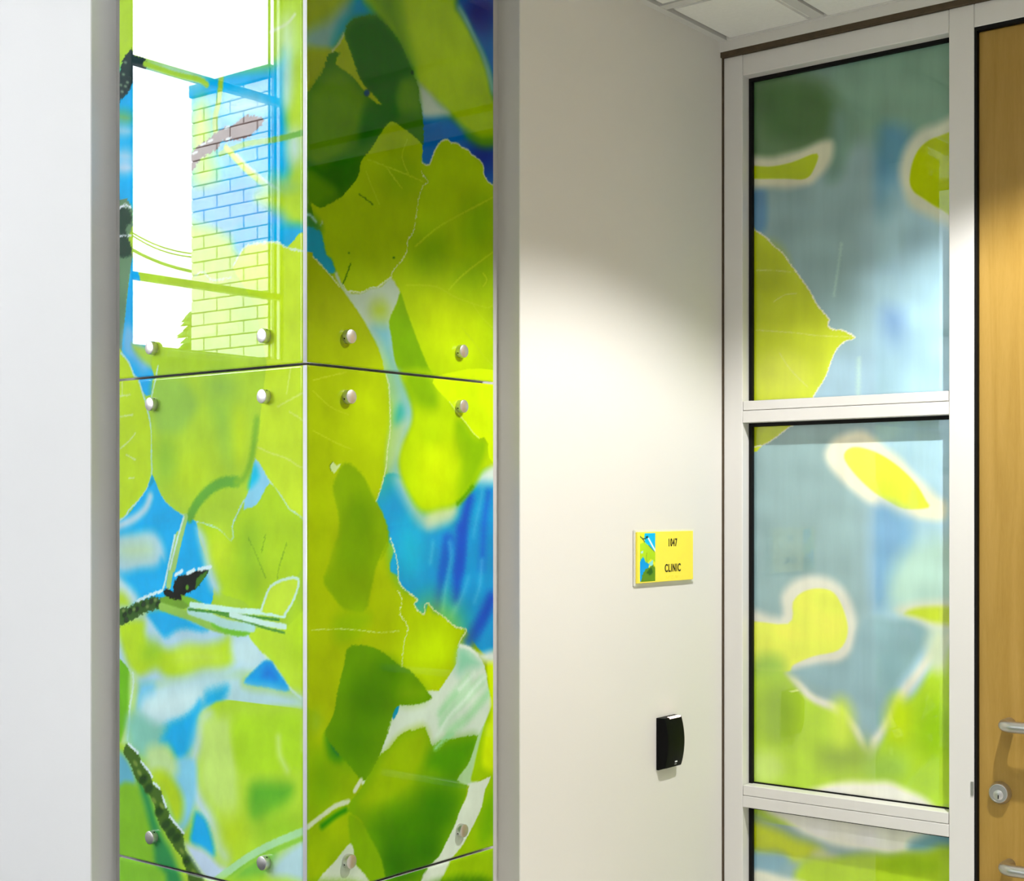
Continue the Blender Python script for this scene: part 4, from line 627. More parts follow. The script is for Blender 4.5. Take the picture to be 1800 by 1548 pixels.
 ("s",(215,240,242),5,2,1.2,(403.7,1393.1,379.3,1401.7,358.7,1407.9,339.9,1411.8)),
 ("p",(110,160,40),1.5,0.5,(343.3,1399.9,318,1405.2,258.7,1403.3,245.8,1395.4,291.4,1385,338.2,1384)),
 ("p",(8,14,4),0.8,1,(308.7,1425.8,298,1437.4,278.3,1440.5,258.7,1447,222.7,1449.6,236.1,1433.4,255.5,1418.1,278.3,1409.9,291.4,1399.8,311.3,1401.2,331.5,1405.7,335.5,1413.1,324.7,1417.7,309.3,1411.9)),
 ("p",(60,120,20),1.2,0.5,(252.2,1435,225,1448.3,237.7,1432.3,255.5,1419.1)),
 ("p",(90,150,40),1.5,0,(271.1,1420.7,271.4,1419.1,272.2,1417.7,273.5,1416.7,275,1416.3,276.5,1416.6,277.8,1417.5,278.6,1418.8,278.9,1420.4,278.6,1422,277.8,1423.4,276.5,1424.4,275,1424.8,273.5,1424.5,272.2,1423.6,271.4,1422.3)),
 ("s",(214,240,244),6,1.2,0.6,(304,1439.7,288.1,1446.6)),
 ("s",(214,240,244),6,1.2,0.6,(274.3,1442.7,258.1,1449.1)),
 ("s",(214,240,244),6,1.2,0.6,(247.4,1449.4,218.6,1454.7)),
 ("p",(124,186,40),2,0.5,(291.4,1408.3,245.8,1399.6,226.6,1392.1,271.7,1392.2)),
 ("s",(146,196,80),14,2,0.4,(339.9,1387.1,304.7,1381.2,261.9,1373.7,220.2,1363.2,182.5,1358)),
 ("p",(116,196,44),2,0.5,(220.2,1369.5,124.3,1361.7,127.3,1353.8,151.6,1349.4,188.7,1353.5,213.8,1361.5)),
 ("s",(176,222,215),14,2,0.4,(268.5,1383.9,220.2,1375.7,182.5,1367.2,121.3,1364.3)),
 ("s",(60,140,40),4,1.2,0.4,(271.7,1385.9,182.5,1383.7,121.3,1381.5,62.2,1379.3)),
 ("s",(200,240,226),9,1.2,0.4,(265.2,1393.5,213.8,1391.6,157.8,1388.9,103.4,1389.3,50.6,1386.8)),
 ("s",(80,150,50),4,1.2,0.4,(201.2,1382.8,136.4,1373.6,91.5,1365.8,50.6,1361)),
 ("s",(205,240,228),9,1.2,0.4,(170.1,1382.2,121.3,1376.4,85.6,1372.1,49.2,1370)),
 ("p",(196,230,52),1,0.4,(101.9,1390.4,91.5,1411.9,79.7,1429.4,50.6,1440.3,19.2,1441.3,27.7,1412.5,49.2,1386.9,76.8,1388.6)),
 ("s",(200,236,214),4.5,1.2,0.5,(100.4,1393.5,91.5,1411.9,79.7,1428.8,50.6,1440.3,19.7,1441.3,29.1,1412.4,49.2,1387.9)),
 ("p",(178,222,46),4,0,(258.7,1214.2,-6.2,1242.3,-6.2,990.9,252.2,948.5)),
 ("p",(130,200,178),12,0,(428.4,1198.7,345,1191.3,318,1168.2,358.7,1140.4,407.2,1148.2)),
 ("p",(0,172,232),7,0.8,(341.6,1170.1,311.3,1194.5,258.7,1222.6,242.6,1240.8,249,1185.8,265.2,1161,281.5,1143.4,299.7,1143.6,324.7,1163.3)),
 ("p",(192,226,226),10,0,(245.8,1215.4,213.8,1226.6,226.6,1188,252.2,1143.5,245.8,1106.6,207.5,1065.6,173.2,1016.9,182.5,999,207.5,1011.8,226.6,1046.4,265.2,1079,278.3,1106.8,271.7,1149.8)),
 ("p",(194,230,110),10,0,(236.1,1212.1,173.2,1222,160.8,1174.1,151.6,1093.5,173.2,1060,220.2,1086.8,245.8,1114.9,242.6,1165.5)),
 ("p",(172,222,26),8,0,(167,1216.5,106.4,1232.2,7.9,1237.1,7.9,1166.7,121.3,1141.8,157.8,1158.1)),
 ("s",(196,232,110),10,8,0,(62.2,1204.3,59.3,1176.8,44.9,1154.6)),
 ("s",(196,232,110),10,8,0,(5,1241.3,7.9,1190.2)),
 ("p",(94,180,32),10,0,(118.3,1127,42,1135.2,36.3,1118.1,68,1092.2,97.4,1076.3,124.3,1078.8)),
 ("p",(186,222,24),22,0,(136.4,1048.7,138.7,1038.3,145.3,1028.8,155.2,1021.6,167,1017.8,178.8,1018.1,188.9,1022.4,195.7,1030.1,198.1,1040,195.7,1050.6,188.9,1060.3,178.8,1067.4,167,1071,155.2,1070.6,145.3,1066.2,138.7,1058.5)),
 ("p",(150,208,30),24,0,(16.3,1071.6,19.8,1063.6,29.6,1055.8,44.5,1049.4,62.2,1045.3,80.1,1044.2,95.4,1046.3,105.7,1051.4,109.3,1058.6,105.7,1066.8,95.4,1074.7,80.1,1081.1,62.2,1085,44.5,1085.9,29.6,1083.6,19.8,1078.6)),
 ("p",(130,206,230),6,0,(311.3,1141.2,258.7,1147,258.7,1079.8,281.5,1034.6,311.3,1030.4,331.5,1100.5)),
 ("p",(190,225,150),9,0,(372.4,1156.2,324.7,1163.3,298,1134.2,311.3,1111.4,351.8,1110.9,372.4,1125.9)),
 ("p",(178,214,20),8,0,(358.7,1114.5,324.7,1118.4,298,1100.2,286.5,1076.2,291.4,1048,306.3,1042.8,331.5,1079)),
 ("p",(100,182,205),6,0,(460.6,1135.9,435.5,1136.4,407.2,1104.5,414.2,1084,460.6,1071.7)),
 ("p",(128,190,30),5,0,(460.6,1071.7,407.2,1089.2,382.8,1059.6,351.8,1020.5,331.5,935.5,460.6,914.4)),
 ("p",(40,140,70),7,0,(400.2,1100.9,372.4,1082.6,355.2,1045.9,334.9,1016.4,311.3,992.1,288.1,942.6,348.4,932.7,358.7,998,379.3,1051.3)),
 ("p",(62,102,18),1.6,1.3,(431.9,1155.5,403.7,1146.4,389.7,1130.5,365.5,1113.7,361.4,1096.9,341.6,1090.7,327.4,1066.7,310.7,1047.6,284.8,1029.9,280.9,1005.1,254.8,985.9,235.5,965.9,226.6,952.7,265.2,946.4,284.8,985.5,311.3,1004.9,328.1,1021.7,348.4,1040.3,358.7,1067,379.3,1086,407.2,1102.3,421.3,1124.8,440.8,1141.4)),
 ("p",(28,66,8),4,0,(377.2,1100.4,380.6,1097.4,384.8,1095.1,389.2,1094,393.2,1094.2,396.1,1095.7,397.6,1098.2,397.3,1101.4,395.3,1104.8,391.9,1107.8,387.7,1110,383.3,1111.1,379.3,1110.9,376.4,1109.4,375,1106.9,375.3,1103.7)),
 ("p",(28,66,8),4,0,(363.5,1086.9,366.8,1083.9,370.9,1081.6,375.3,1080.5,379.3,1080.7,382.2,1082.2,383.6,1084.7,383.3,1087.9,381.4,1091.2,378,1094.3,373.9,1096.5,369.5,1097.6,365.5,1097.4,362.6,1095.9,361.2,1093.4,361.5,1090.3)),
 ("p",(28,66,8),4,0,(336.2,1053.8,339.5,1050.8,343.6,1048.5,347.9,1047.3,351.8,1047.5,354.7,1048.9,356.1,1051.4,355.8,1054.6,353.9,1057.9,350.6,1060.9,346.5,1063.2,342.1,1064.3,338.2,1064.2,335.4,1062.7,334,1060.3,334.3,1057.1)),
 ("p",(28,66,8),4,0,(306,1023.7,309.2,1020.7,313.3,1018.4,317.5,1017.3,321.4,1017.4,324.2,1018.8,325.6,1021.2,325.3,1024.3,323.4,1027.7,320.2,1030.7,316.1,1033,311.8,1034.2,308,1034,305.2,1032.6,303.8,1030.2,304.1,1027.1)),
 ("p",(28,66,8),4,0,(292.8,1017.1,295.9,1014.1,300,1011.8,304.2,1010.6,308,1010.8,310.8,1012.1,312.2,1014.6,311.9,1017.7,310,1021,306.8,1024.1,302.8,1026.3,298.5,1027.5,294.7,1027.4,291.9,1026,290.6,1023.6,290.9,1020.4)),
 ("p",(28,66,8),4,0,(266.5,985.1,269.6,982.1,273.6,979.8,277.8,978.6,281.5,978.7,284.3,980,285.7,982.4,285.4,985.5,283.5,988.9,280.4,991.9,276.4,994.2,272.2,995.4,268.5,995.3,265.7,993.9,264.4,991.5,264.7,988.4)),
 ("p",(28,66,8),4,0,(319.4,1034.7,322.6,1031.6,326.7,1029.3,331,1028.2,334.9,1028.3,337.7,1029.7,339.1,1032.2,338.8,1035.3,336.9,1038.7,333.6,1041.7,329.5,1044,325.2,1045.1,321.4,1045,318.6,1043.6,317.2,1041.1,317.5,1038)),
 ("p",(112,142,50),3,0,(402.9,1128.3,401.5,1126.5,401,1124.6,401.4,1123,402.6,1121.9,404.6,1121.5,407,1121.8,409.4,1122.8,411.4,1124.3,412.9,1126.2,413.4,1128.1,413,1129.7,411.8,1130.8,409.8,1131.2,407.4,1130.9,405,1129.9)),
 ("p",(112,142,50),3,0,(392.5,1114.3,391,1112.4,390.5,1110.6,390.9,1109,392.1,1107.9,394.1,1107.4,396.5,1107.7,398.9,1108.7,400.9,1110.2,402.3,1112.1,402.9,1113.9,402.5,1115.5,401.2,1116.6,399.3,1117.1,396.9,1116.8,394.5,1115.8)),
 ("p",(112,142,50),3,0,(354.5,1073.3,353.1,1071.5,352.6,1069.7,353,1068.1,354.2,1067,356.1,1066.6,358.4,1066.8,360.8,1067.8,362.8,1069.3,364.2,1071.1,364.7,1072.9,364.4,1074.5,363.1,1075.6,361.2,1076.1,358.9,1075.8,356.5,1074.8)),
 ("p",(112,142,50),3,0,(284.1,1001.9,282.8,1000.1,282.3,998.3,282.6,996.8,283.8,995.7,285.7,995.2,287.9,995.4,290.2,996.3,292.1,997.7,293.5,999.5,294,1001.3,293.6,1002.8,292.4,1003.9,290.6,1004.4,288.3,1004.2,286.1,1003.3)),
 ("p",(112,142,50),3,0,(254.8,972.6,253.5,970.9,252.9,969.2,253.3,967.6,254.5,966.5,256.3,966,258.5,966.2,260.7,967.1,262.6,968.5,264,970.2,264.5,972,264.1,973.5,262.9,974.6,261.1,975.1,258.9,974.9,256.7,974)),
 ("p",(112,142,50),3,0,(334.1,1067.3,332.8,1065.6,332.2,1063.7,332.6,1062.2,333.8,1061.1,335.7,1060.6,338,1060.9,340.3,1061.8,342.3,1063.3,343.7,1065.1,344.3,1066.9,343.9,1068.5,342.6,1069.6,340.7,1070,338.4,1069.8,336.1,1068.8)),
 ("s",(215,236,240),5,1.5,0.8,(424.8,1156.2,400.2,1144.6)),
 ("s",(215,236,240),5,1.5,0.8,(391.5,1130.3,369,1115.4,363.8,1109.5)),
 ("s",(215,236,240),5,1.5,0.8,(358.7,1099.4,345,1093.5)),
 ("s",(215,236,240),5,1.5,0.8,(336.5,1080.6,328.1,1066.6)),
 ("s",(215,236,240),5,1.5,0.8,(318,1050.8,304.7,1042,284.8,1029.9)),
 ("p",(0,172,235),5,0.6,(255.5,1066.6,234.5,1061,221.8,1045,210.7,1015.4,213.8,1002.5,239.3,1011.2,265.9,1018.9,263.6,1041.3)),
 ("p",(192,216,236),6,0,(278.3,1011.8,236.1,1011.7,198.1,992.5,179.4,987.2,201.2,966,226.6,963.1,255.5,985.8)),
 ("p",(120,194,60),6,0,(179.4,981,121.3,1018.5,68,1038.5,73.9,1003.7,112.3,971.5,188.7,958.9)),
 ("p",(180,218,222),9,0,(71,1016.1,33.4,1047.5,-6.2,1063,-6.2,990.9,79.7,976.8)),
 ("s",(170,224,160),12,1.5,0.4,(204.4,966.7,136.4,1010.1,76.8,1041.2,-6.2,1076.6)),
 ("s",(140,204,60),7,3,0.4,(176.3,971.2,124.3,1005.9,68,1034.5,-6.2,1066.9)),
 ("p",(130,196,40),6,0,(460.6,963.1,338.2,964.5,331.5,920.5,345,853.8,460.6,832.4)),
 ("p",(178,222,40),8,0,(245.8,949.6,-6.2,990.9,-6.2,860.3,151.6,808,278.3,845)),
 ("p",(0,172,235),8,0,(460.6,821.3,311.3,860,213.8,815.8,278.3,697.2,460.6,632.9)),
 ("p",(96,176,20),5,1,(245.8,798.9,-6.2,870,-6.2,684.9,213.8,608.3)),
]
ART_S = [  # base colour, then layers from back to front: shape, colour, (width,) feather, ragged edge, outline in mm on the print
 (140,172,176),
 ("p",(96,132,90),26,0,(-28.4,2471.2,204.3,2404.6,253.1,2316.6,154.5,2252.3,-28.4,2255.6)),
 ("p",(70,112,60),18,0,(25.3,2425.6,192,2378.2,192,2303.9,103.7,2294.8,38.6,2328.6)),
 ("p",(120,160,140),22,0,(204.3,2450.2,449.3,2446.1,449.3,2251.5,300.8,2252.8,204.3,2336.1)),
 ("p",(110,150,135),14,0,(185.8,2339.2,228.8,2320.6,204.3,2222,173.3,2215)),
 ("p",(96,150,178),14,0,(283,2289.2,347.5,2273.2,347.5,2135,283,2120.9)),
 ("p",(168,205,222),34,0,(265.1,2100.6,449.3,2132.6,449.3,1213.8,300.8,1202.5,265.1,1537.6)),
 ("p",(125,160,200),16,0,(288.9,1935.4,335.9,1925.9,338.3,1848.1,300.8,1845)),
 ("p",(148,182,200),26,0,(77.9,1841.8,347.5,1869.6,300.8,1738.8,103.7,1747)),
 ("s",(165,200,190),4,5,1,(204.3,2073.7,196.9,2028.8,185.8,1972.7)),
 ("s",(172,205,200),7,7,1,(241,1843.2,238.5,1764.1)),
 ("p",(96,146,186),8,0,(-1.4,2216,32,2211.4,32,2128.6,-1.4,2126.6)),
 ("p",(214,216,188),7,0,(-28.4,2281.9,51.7,2272.3,116.5,2278.9,167.1,2287.2,184.5,2279.9,179.6,2242.8,154.5,2215.4,116.5,2202.1,-28.4,2224.4)),
 ("p",(178,200,0),2.5,0,(-28.4,2266.4,38.6,2254.2,90.8,2254.8,149.5,2264.6,141.9,2233.3,122.9,2217.5,77.9,2223.9,-28.4,2241.2)),
 ("p",(218,222,200),8,0,(326.6,2193.3,335.9,2241.8,359.1,2271.4,399,2283.6,460.3,2276.7,460.3,2077.3,393.3,2107.2,347.5,2135)),
 ("p",(186,206,0),3,0,(346.4,2184.9,354.5,2222.4,372.8,2247.2,404.6,2258.6,460.3,2251.9,460.3,2096.7,410.3,2118.1,372.8,2144.9,353.3,2161.9)),
 ("p",(192,208,28),0.8,0.8,(-28.4,2135.8,12,2123.8,38.6,2104.1,49.1,2091.1,72.7,2070.9,90.8,2045.5,103.7,2029.1,119.1,2007.8,134.3,1986.6,149.5,1958.6,162.1,1943.7,177.1,1925.3,173.3,1914.1,185.8,1905.1,204.3,1902.6,232.5,1885.7,210.5,1879.3,192,1863.4,182.1,1844.6,172.1,1818.8,164.6,1804.3,154.5,1791,139.4,1768.6,103.7,1721.3,84.3,1710.3,58.3,1692.4,25.3,1676.8,-28.4,1668.6)),
 ("p",(176,192,10),16,0,(77.9,2029.3,74.9,2007.2,66.4,1988.9,53.7,1977.3,38.6,1974.2,23.4,1980,10.4,1994.1,1.7,2014.2,-1.4,2037.3,1.7,2059.7,10.4,2078.1,23.4,2089.5,38.6,2092.3,53.7,2086.1,66.4,2072,74.9,2052.1)),
 ("p",(204,216,60),18,0,(129.3,1815.5,124.4,1798,110.6,1783.6,89.7,1774.5,64.8,1772.1,39.7,1776.9,18.2,1788.2,3.7,1804.3,-1.4,1822.8,3.7,1840.7,18.2,1855.3,39.7,1864.2,64.8,1866.1,89.7,1860.9,110.6,1849.5,124.4,1833.5)),
 ("s",(226,226,206),2.6,1,0.8,(-14.8,2134.2,12,2123.8,38.6,2104.1,49.1,2091.1,72.7,2070.9,90.8,2045.5,103.7,2029.1,119.1,2007.8,134.3,1986.6,149.5,1958.6,162.1,1943.7,177.1,1925.3,173.3,1914.1,185.8,1905.1,204.3,1902.6,232.5,1885.7,210.5,1879.3,192,1863.4,182.1,1844.6,172.1,1818.8,164.6,1804.3,154.5,1791,139.4,1768.6,103.7,1721.3,84.3,1710.3,58.3,1692.4,25.3,1676.8,-28.4,1668.6)),
 ("s",(212,220,120),1.6,1.5,0.5,(12,2041.9,51.7,2037.8,90.8,2030.4)),
 ("s",(212,220,120),1.6,1.5,0.5,(51.7,1973,77.9,1984.8,103.7,1984.8)),
 ("s",(212,220,120),1.6,1.5,0.5,(12,1917.1,103.7,1904.3,154.5,1894.8,228.8,1887.1)),
 ("s",(212,220,120),1.6,1.5,0.5,(64.8,1866.1,90.8,1829.3,129.3,1792.3)),
 ("p",(232,230,206),7,0,(170.8,1646.5,179.6,1675,204.3,1693.8,247,1699.2,288.9,1672.1,347.5,1620.8,393.3,1576.3,420.4,1554.4,415.9,1525,382,1521.5,324.3,1532.2,265.1,1554.5,204.3,1600.2)),
 ("p",(220,232,72),3,0,(209.2,1645.7,216.6,1662.7,241,1666.6,283,1653.2,324.3,1626.7,359.1,1593,379.7,1559.9,384.2,1546.7,335.9,1544.5,300.8,1560.1,265.1,1582.7,228.8,1617)),
 ("p",(128,172,206),14,0,(271.1,1543.3,347.5,1521.2,347.5,1427.2,300.8,1358.9,271.1,1357.7)),
 ("p",(180,215,205),18,0,(335.9,1460.2,449.3,1484.1,449.3,1343.5,312.6,1359.4)),
 ("p",(216,218,204),8,0,(-28.4,1330.8,64.8,1318.5,70.1,1363.4,97.3,1394.8,141.9,1407.8,185.8,1399.9,219.1,1366.9,236.1,1316.6,228.8,1265.1,192,1234.3,129.3,1215,90.8,1198.2,-28.4,1177.4)),
 ("p",(176,214,52),7,0,(-28.4,1237.3,71.4,1226.1,103.7,1181.7,154.5,1156.8,204.3,1132.4,241,1084.8,265.1,1047.8,291.3,1089.8,318.4,1142.6,359.1,1190.4,404.6,1254.1,460.3,1290.1,460.3,934.3,-28.4,913.9)),
 ("s",(222,223,212),18,9,0,(84.3,1209.4,129.3,1166.3,192,1142.7,234.9,1101.2,262.7,1058.8,283,1100.2,312.6,1147.7,347.5,1206.1,393.3,1264.3,421.5,1298.7)),
 ("p",(136,172,182),7,0,(84.3,1209.4,154.5,1228.3,216.6,1247.3,243.4,1311.3,277,1329.9,393.3,1319,364.8,1262.5,324.3,1204.3,298.4,1146.4,274.7,1099.4,253.1,1119.8,228.8,1168.7,154.5,1185.6)),
 ("p",(225,236,82),3,0,(-28.4,1303.2,84.3,1307.7,96,1352.7,119.1,1374.6,154.5,1382.8,187,1374.8,209.2,1338,216.6,1296.2,196.9,1260.9,141.9,1244.8,97.3,1224.4,77.9,1209,-28.4,1219.4)),
 ("p",(210,216,196),8,0,(318.4,1348.5,393.3,1368.3,460.3,1365.6,460.3,1311.7,393.3,1313.6)),
 ("p",(192,212,60),5,0,(338.3,1340.6,393.3,1356.2,460.3,1352.7,460.3,1322.5,404.6,1325.1)),
 ("p",(146,180,60),20,0,(103.7,1129.2,100.8,1102.2,92.4,1078.7,79.8,1062.2,64.8,1055.3,49.8,1059.1,37,1073.2,28.4,1095.4,25.3,1122.3,28.4,1149.7,37,1173.5,49.8,1189.8,64.8,1196.3,79.8,1192,92.4,1177.8,100.8,1155.7)),
 ("p",(146,176,60),20,0,(277,1054.7,272.5,1041.3,259.5,1028.9,239.9,1019.3,216.6,1014,193.1,1013.9,172.9,1019.1,159.3,1028.8,154.5,1041.5,159.3,1055.2,172.9,1067.8,193.1,1077.3,216.6,1082.3,239.9,1082.1,259.5,1076.7,272.5,1067.1)),
 ("p",(196,222,64),16,0,(226.4,1117.4,224.7,1099.8,219.9,1084.6,212.8,1074,204.3,1069.7,195.8,1072.3,188.6,1081.5,183.8,1095.8,182.1,1113.2,183.8,1130.9,188.6,1146.2,195.8,1156.7,204.3,1160.9,212.8,1158.2,219.9,1148.9,224.7,1134.6)),
 ("p",(190,220,30),14,0,(349.8,1134.4,347.9,1117.3,342.4,1102.4,334.1,1092,324.3,1087.6,314.4,1090,306,1098.8,300.4,1112.8,298.4,1129.7,300.4,1147,306,1161.9,314.4,1172.3,324.3,1176.5,334.1,1173.9,342.4,1165,347.9,1151.2)),
 ("p",(150,190,70),14,0,(77.9,1220.7,74.9,1211.5,66.4,1203.3,53.7,1197.3,38.6,1194.4,23.4,1195,10.4,1199.2,1.7,1206.3,-1.4,1215.2,1.7,1224.6,10.4,1232.9,23.4,1238.8,38.6,1241.6,53.7,1240.8,66.4,1236.5,74.9,1229.5)),
 ("p",(150,196,30),18,0,(427.1,1125.2,424.5,1104.2,417.2,1085.8,406.3,1072.8,393.3,1067.3,380.3,1070,369.2,1080.8,361.7,1097.9,359.1,1118.7,361.7,1140.1,369.2,1158.6,380.3,1171.5,393.3,1176.7,406.3,1173.7,417.2,1162.8,424.5,1145.8)),
 ("p",(196,226,110),14,0,(71.4,1009,68.4,995.2,59.9,982.8,47.1,973.6,32,969.1,16.7,969.9,3.7,976.1,-5,986.7,-8.1,1000,-5,1014.1,3.7,1026.6,16.7,1035.7,32,1040.1,47.1,1039,59.9,1032.7,68.4,1022.2)),
 ("p",(206,220,190),12,0,(427.1,1277.3,425.4,1260.6,420.5,1246.1,413.2,1236.2,404.6,1232.3,396,1235,388.6,1244,383.7,1257.9,382,1274.5,383.7,1291.4,388.6,1305.9,396,1315.8,404.6,1319.6,413.2,1316.7,420.5,1307.7,425.4,1293.9)),
 ("p",(160,200,80),16,0,(347.5,1040.2,344,1027.1,333.9,1015.1,318.8,1006.1,300.8,1001.4,282.6,1001.8,267.1,1007.2,256.7,1017,253.1,1029.5,256.7,1042.9,267.1,1055,282.6,1064,300.8,1068.4,318.8,1067.8,333.9,1062.2,344,1052.5)),
 ("p",(240,242,226),7,0,(141.9,976.5,228.8,1001.8,312.6,1005,370.5,987.8,415.9,949.9,415.9,895.4,324.3,870.8,179.6,866.4,77.9,898.4,25.3,926.8,103.7,954.4)),
 ("p",(198,214,30),10,0,(-14.8,891.8,64.8,879,154.5,857,154.5,833.9,-14.8,820.1)),
 ("p",(130,172,190),9,0,(-28.4,820.5,64.8,834.4,90.8,818.4,51.7,788.8,-28.4,776.1)),
 ("p",(206,210,196),9,0,(141.9,843.5,185.8,850.1,198.2,823.4,154.5,805.1)),
 ("p",(118,170,186),8,0,(347.5,896.4,393.3,922.8,449.3,930.6,449.3,900.4,359.1,878.3)),
 ("p",(172,206,40),8,0,(103.7,802.9,204.3,847.2,347.5,874.3,449.3,889.5,449.3,673.4,103.7,604.7)),
 ("p",(224,226,208),6,0,(-28.4,779.7,64.8,787.4,129.3,776.7,77.9,716.8,-28.4,674.3)),
 ("p",(150,190,30),12,0,(404.6,861,400.3,853.7,388.1,846.1,369.6,839.3,347.5,834.5,325.3,832.3,306.3,833.2,293.5,837,288.9,843.1,293.5,850.7,306.3,858.4,325.3,865.2,347.5,869.9,369.6,871.9,388.1,870.9,400.3,867.1)),
 ("p",(140,176,186),16,0,(-28.4,638.4,449.3,651.7,449.3,457.2,-28.4,398.8)),
 ("p",(180,212,40),10,0,(-28.4,338.9,449.3,511.2,449.3,132.9,-28.4,39.4)),
]


ART_SIGN = [(236, 236, 40),
 ("p",(0,186,240),1,0,(12,112,40,112,40,70,30,72,22,84,14,88)),
 ("p",(180,222,20),1,0,(0,88,12,92,20,84,40,66,40,44,28,52,16,40,0,50)),
 ("s",(240,250,250),4,1,0,(22,100,34,80,42,68)),
 ("s",(90,110,30),1.4,.6,0,(22,84,30,76,38,68)),
 ("s",(40,70,60),2.2,.6,0,(-1,106,8,99,15,100)),
 ("s",(40,70,60),2.2,.6,0,(6,100,12,92)),
 ("p",(20,50,40),1,0,(14,104,20,106,22,102,16,100)),
 ("p",(170,220,225),1,0,(2,70,8,72,8,66,2,66)),
 ("p",(0,160,236),1,.6,(-2,40,8,58,14,46,24,40,20,20,4,4,-2,-2)),
 ("p",(140,224,220),1,0,(22,42,34,50,34,36,26,36)),
 ("p",(92,140,14),1,.8,(2,-2,6,16,14,28,26,34,34,38,40,30,40,-2)),
 ("p",(40,98,8),2,.5,(16,20,30,32,34,20,26,14)),
 ("s",(110,140,20),1.2,.6,.5,(18,66,16,56,18,44)),
]

def smooth_noise(x, y, k, seed):
    rs = np.random.RandomState(seed)
    v = np.zeros_like(x)
    for i in range(7):
        a = rs.uniform(0, 2 * math.pi)
        f = k * rs.uniform(0.5, 1.9)
        v += np.sin((x * math.cos(a) + y * math.sin(a)) * f + rs.uniform(0, 6.28))
    return v / 2.6

def seg_dist(px, py, P, closed):
    n = len(P)
    d2 = np.full(px.shape, 1e12)
    inside = np.zeros(px.shape, bool)
    for i in range(n if closed else n - 1):
        ax, ay = P[i]
        bx, by = P[(i + 1) % n]
        ex, ey = bx - ax, by - ay
        L = ex * ex + ey * ey + 1e-9
        t = np.clip(((px - ax) * ex + (py - ay) * ey) / L, 0, 1)
        d2 = np.minimum(d2, (px - ax - t * ex) ** 2 + (py - ay - t * ey) ** 2)
        if closed and ay != by:
            c = ((ay > py) != (by > py)) & (px < ex * (py - ay) / ey + ax)
            inside ^= c
    return np.sqrt(d2), inside

def catmull(P, closed, step):
    P = [np.array(p, float) for p in P]
    n = len(P)
    out = []
    for i in range(n if closed else n - 1):
        p0 = P[(i - 1) % n] if closed or i > 0 else P[0]
        p1, p2 = P[i], P[(i + 1) % n]
        p3 = P[(i + 2) % n] if closed or i + 2 < n else P[n - 1]
        k = int(min(4, max(1, np.hypot(*(p2 - p1)) // step)))
        for j in range(k):
            t = j / k
            out.append(0.5 * ((2 * p1) + (p2 - p0) * t + (2 * p0 - 5 * p1 + 4 * p2 - p3) * t * t + (3 * p1 - p0 - 3 * p2 + p3) * t ** 3))
    if not closed: out.append(P[-1])
    return np.array(out)

def paint(art, a, z, gain=1.0):
    """Linear RGB of the print at points (a, z) in mm on the panel."""
    rgb = np.tile(np.array(art[0], float), (len(a), 1))
    n1, n2 = smooth_noise(a, z, 0.9, 1), smooth_noise(a, z, 0.9, 2)
    w1, w2 = smooth_noise(a, z, 0.05, 3), smooth_noise(a, z, 0.05, 4)
    for li, l in enumerate(art[1:]):
        stroke = l[0] == 's'
        col, feather, jit, flat = l[1], l[-3], l[-2], l[-1]
        pts = np.array(flat, float).reshape(-1, 2)
        width = l[2] if stroke else 0.0
        feather = max(feather, 0.7) * (1.7 if feather > 4 and not stroke else 1.0)
        m = feather * 1.5 + width + jit * 2 + 3
        sel = np.where((a > pts[:, 0].min() - m) & (a < pts[:, 0].max() + m) & (z > pts[:, 1].min() - m) & (z < pts[:, 1].max() + m))[0]
        if not len(sel): continue
        C = catmull(pts, not stroke, 6.0 if (feather > 2 or stroke) else 9.0)
        soft = 1.5 if feather > 4 else 0.0
        qx = a[sel] + jit * n1[sel] + soft * w1[sel]
        qy = z[sel] + jit * n2[sel] + soft * w2[sel]
        d, ins = seg_dist(qx, qy, C, not stroke)
        sd = (width / 2 - d) if stroke else np.where(ins, d, -d)
        t = np.clip(sd / feather * 0.5 + 0.5, 0, 1)
        al = (t * t * (3 - 2 * t))[:, None]
        rgb[sel] = rgb[sel] * (1 - al) + np.array(col, float) * al
    m = 1 + 0.02 * smooth_noise(a, z, 0.06, 5)
    return np.clip(lin(np.clip(rgb * m[:, None], 0, 255)) * gain, 0.0015, 0.93)

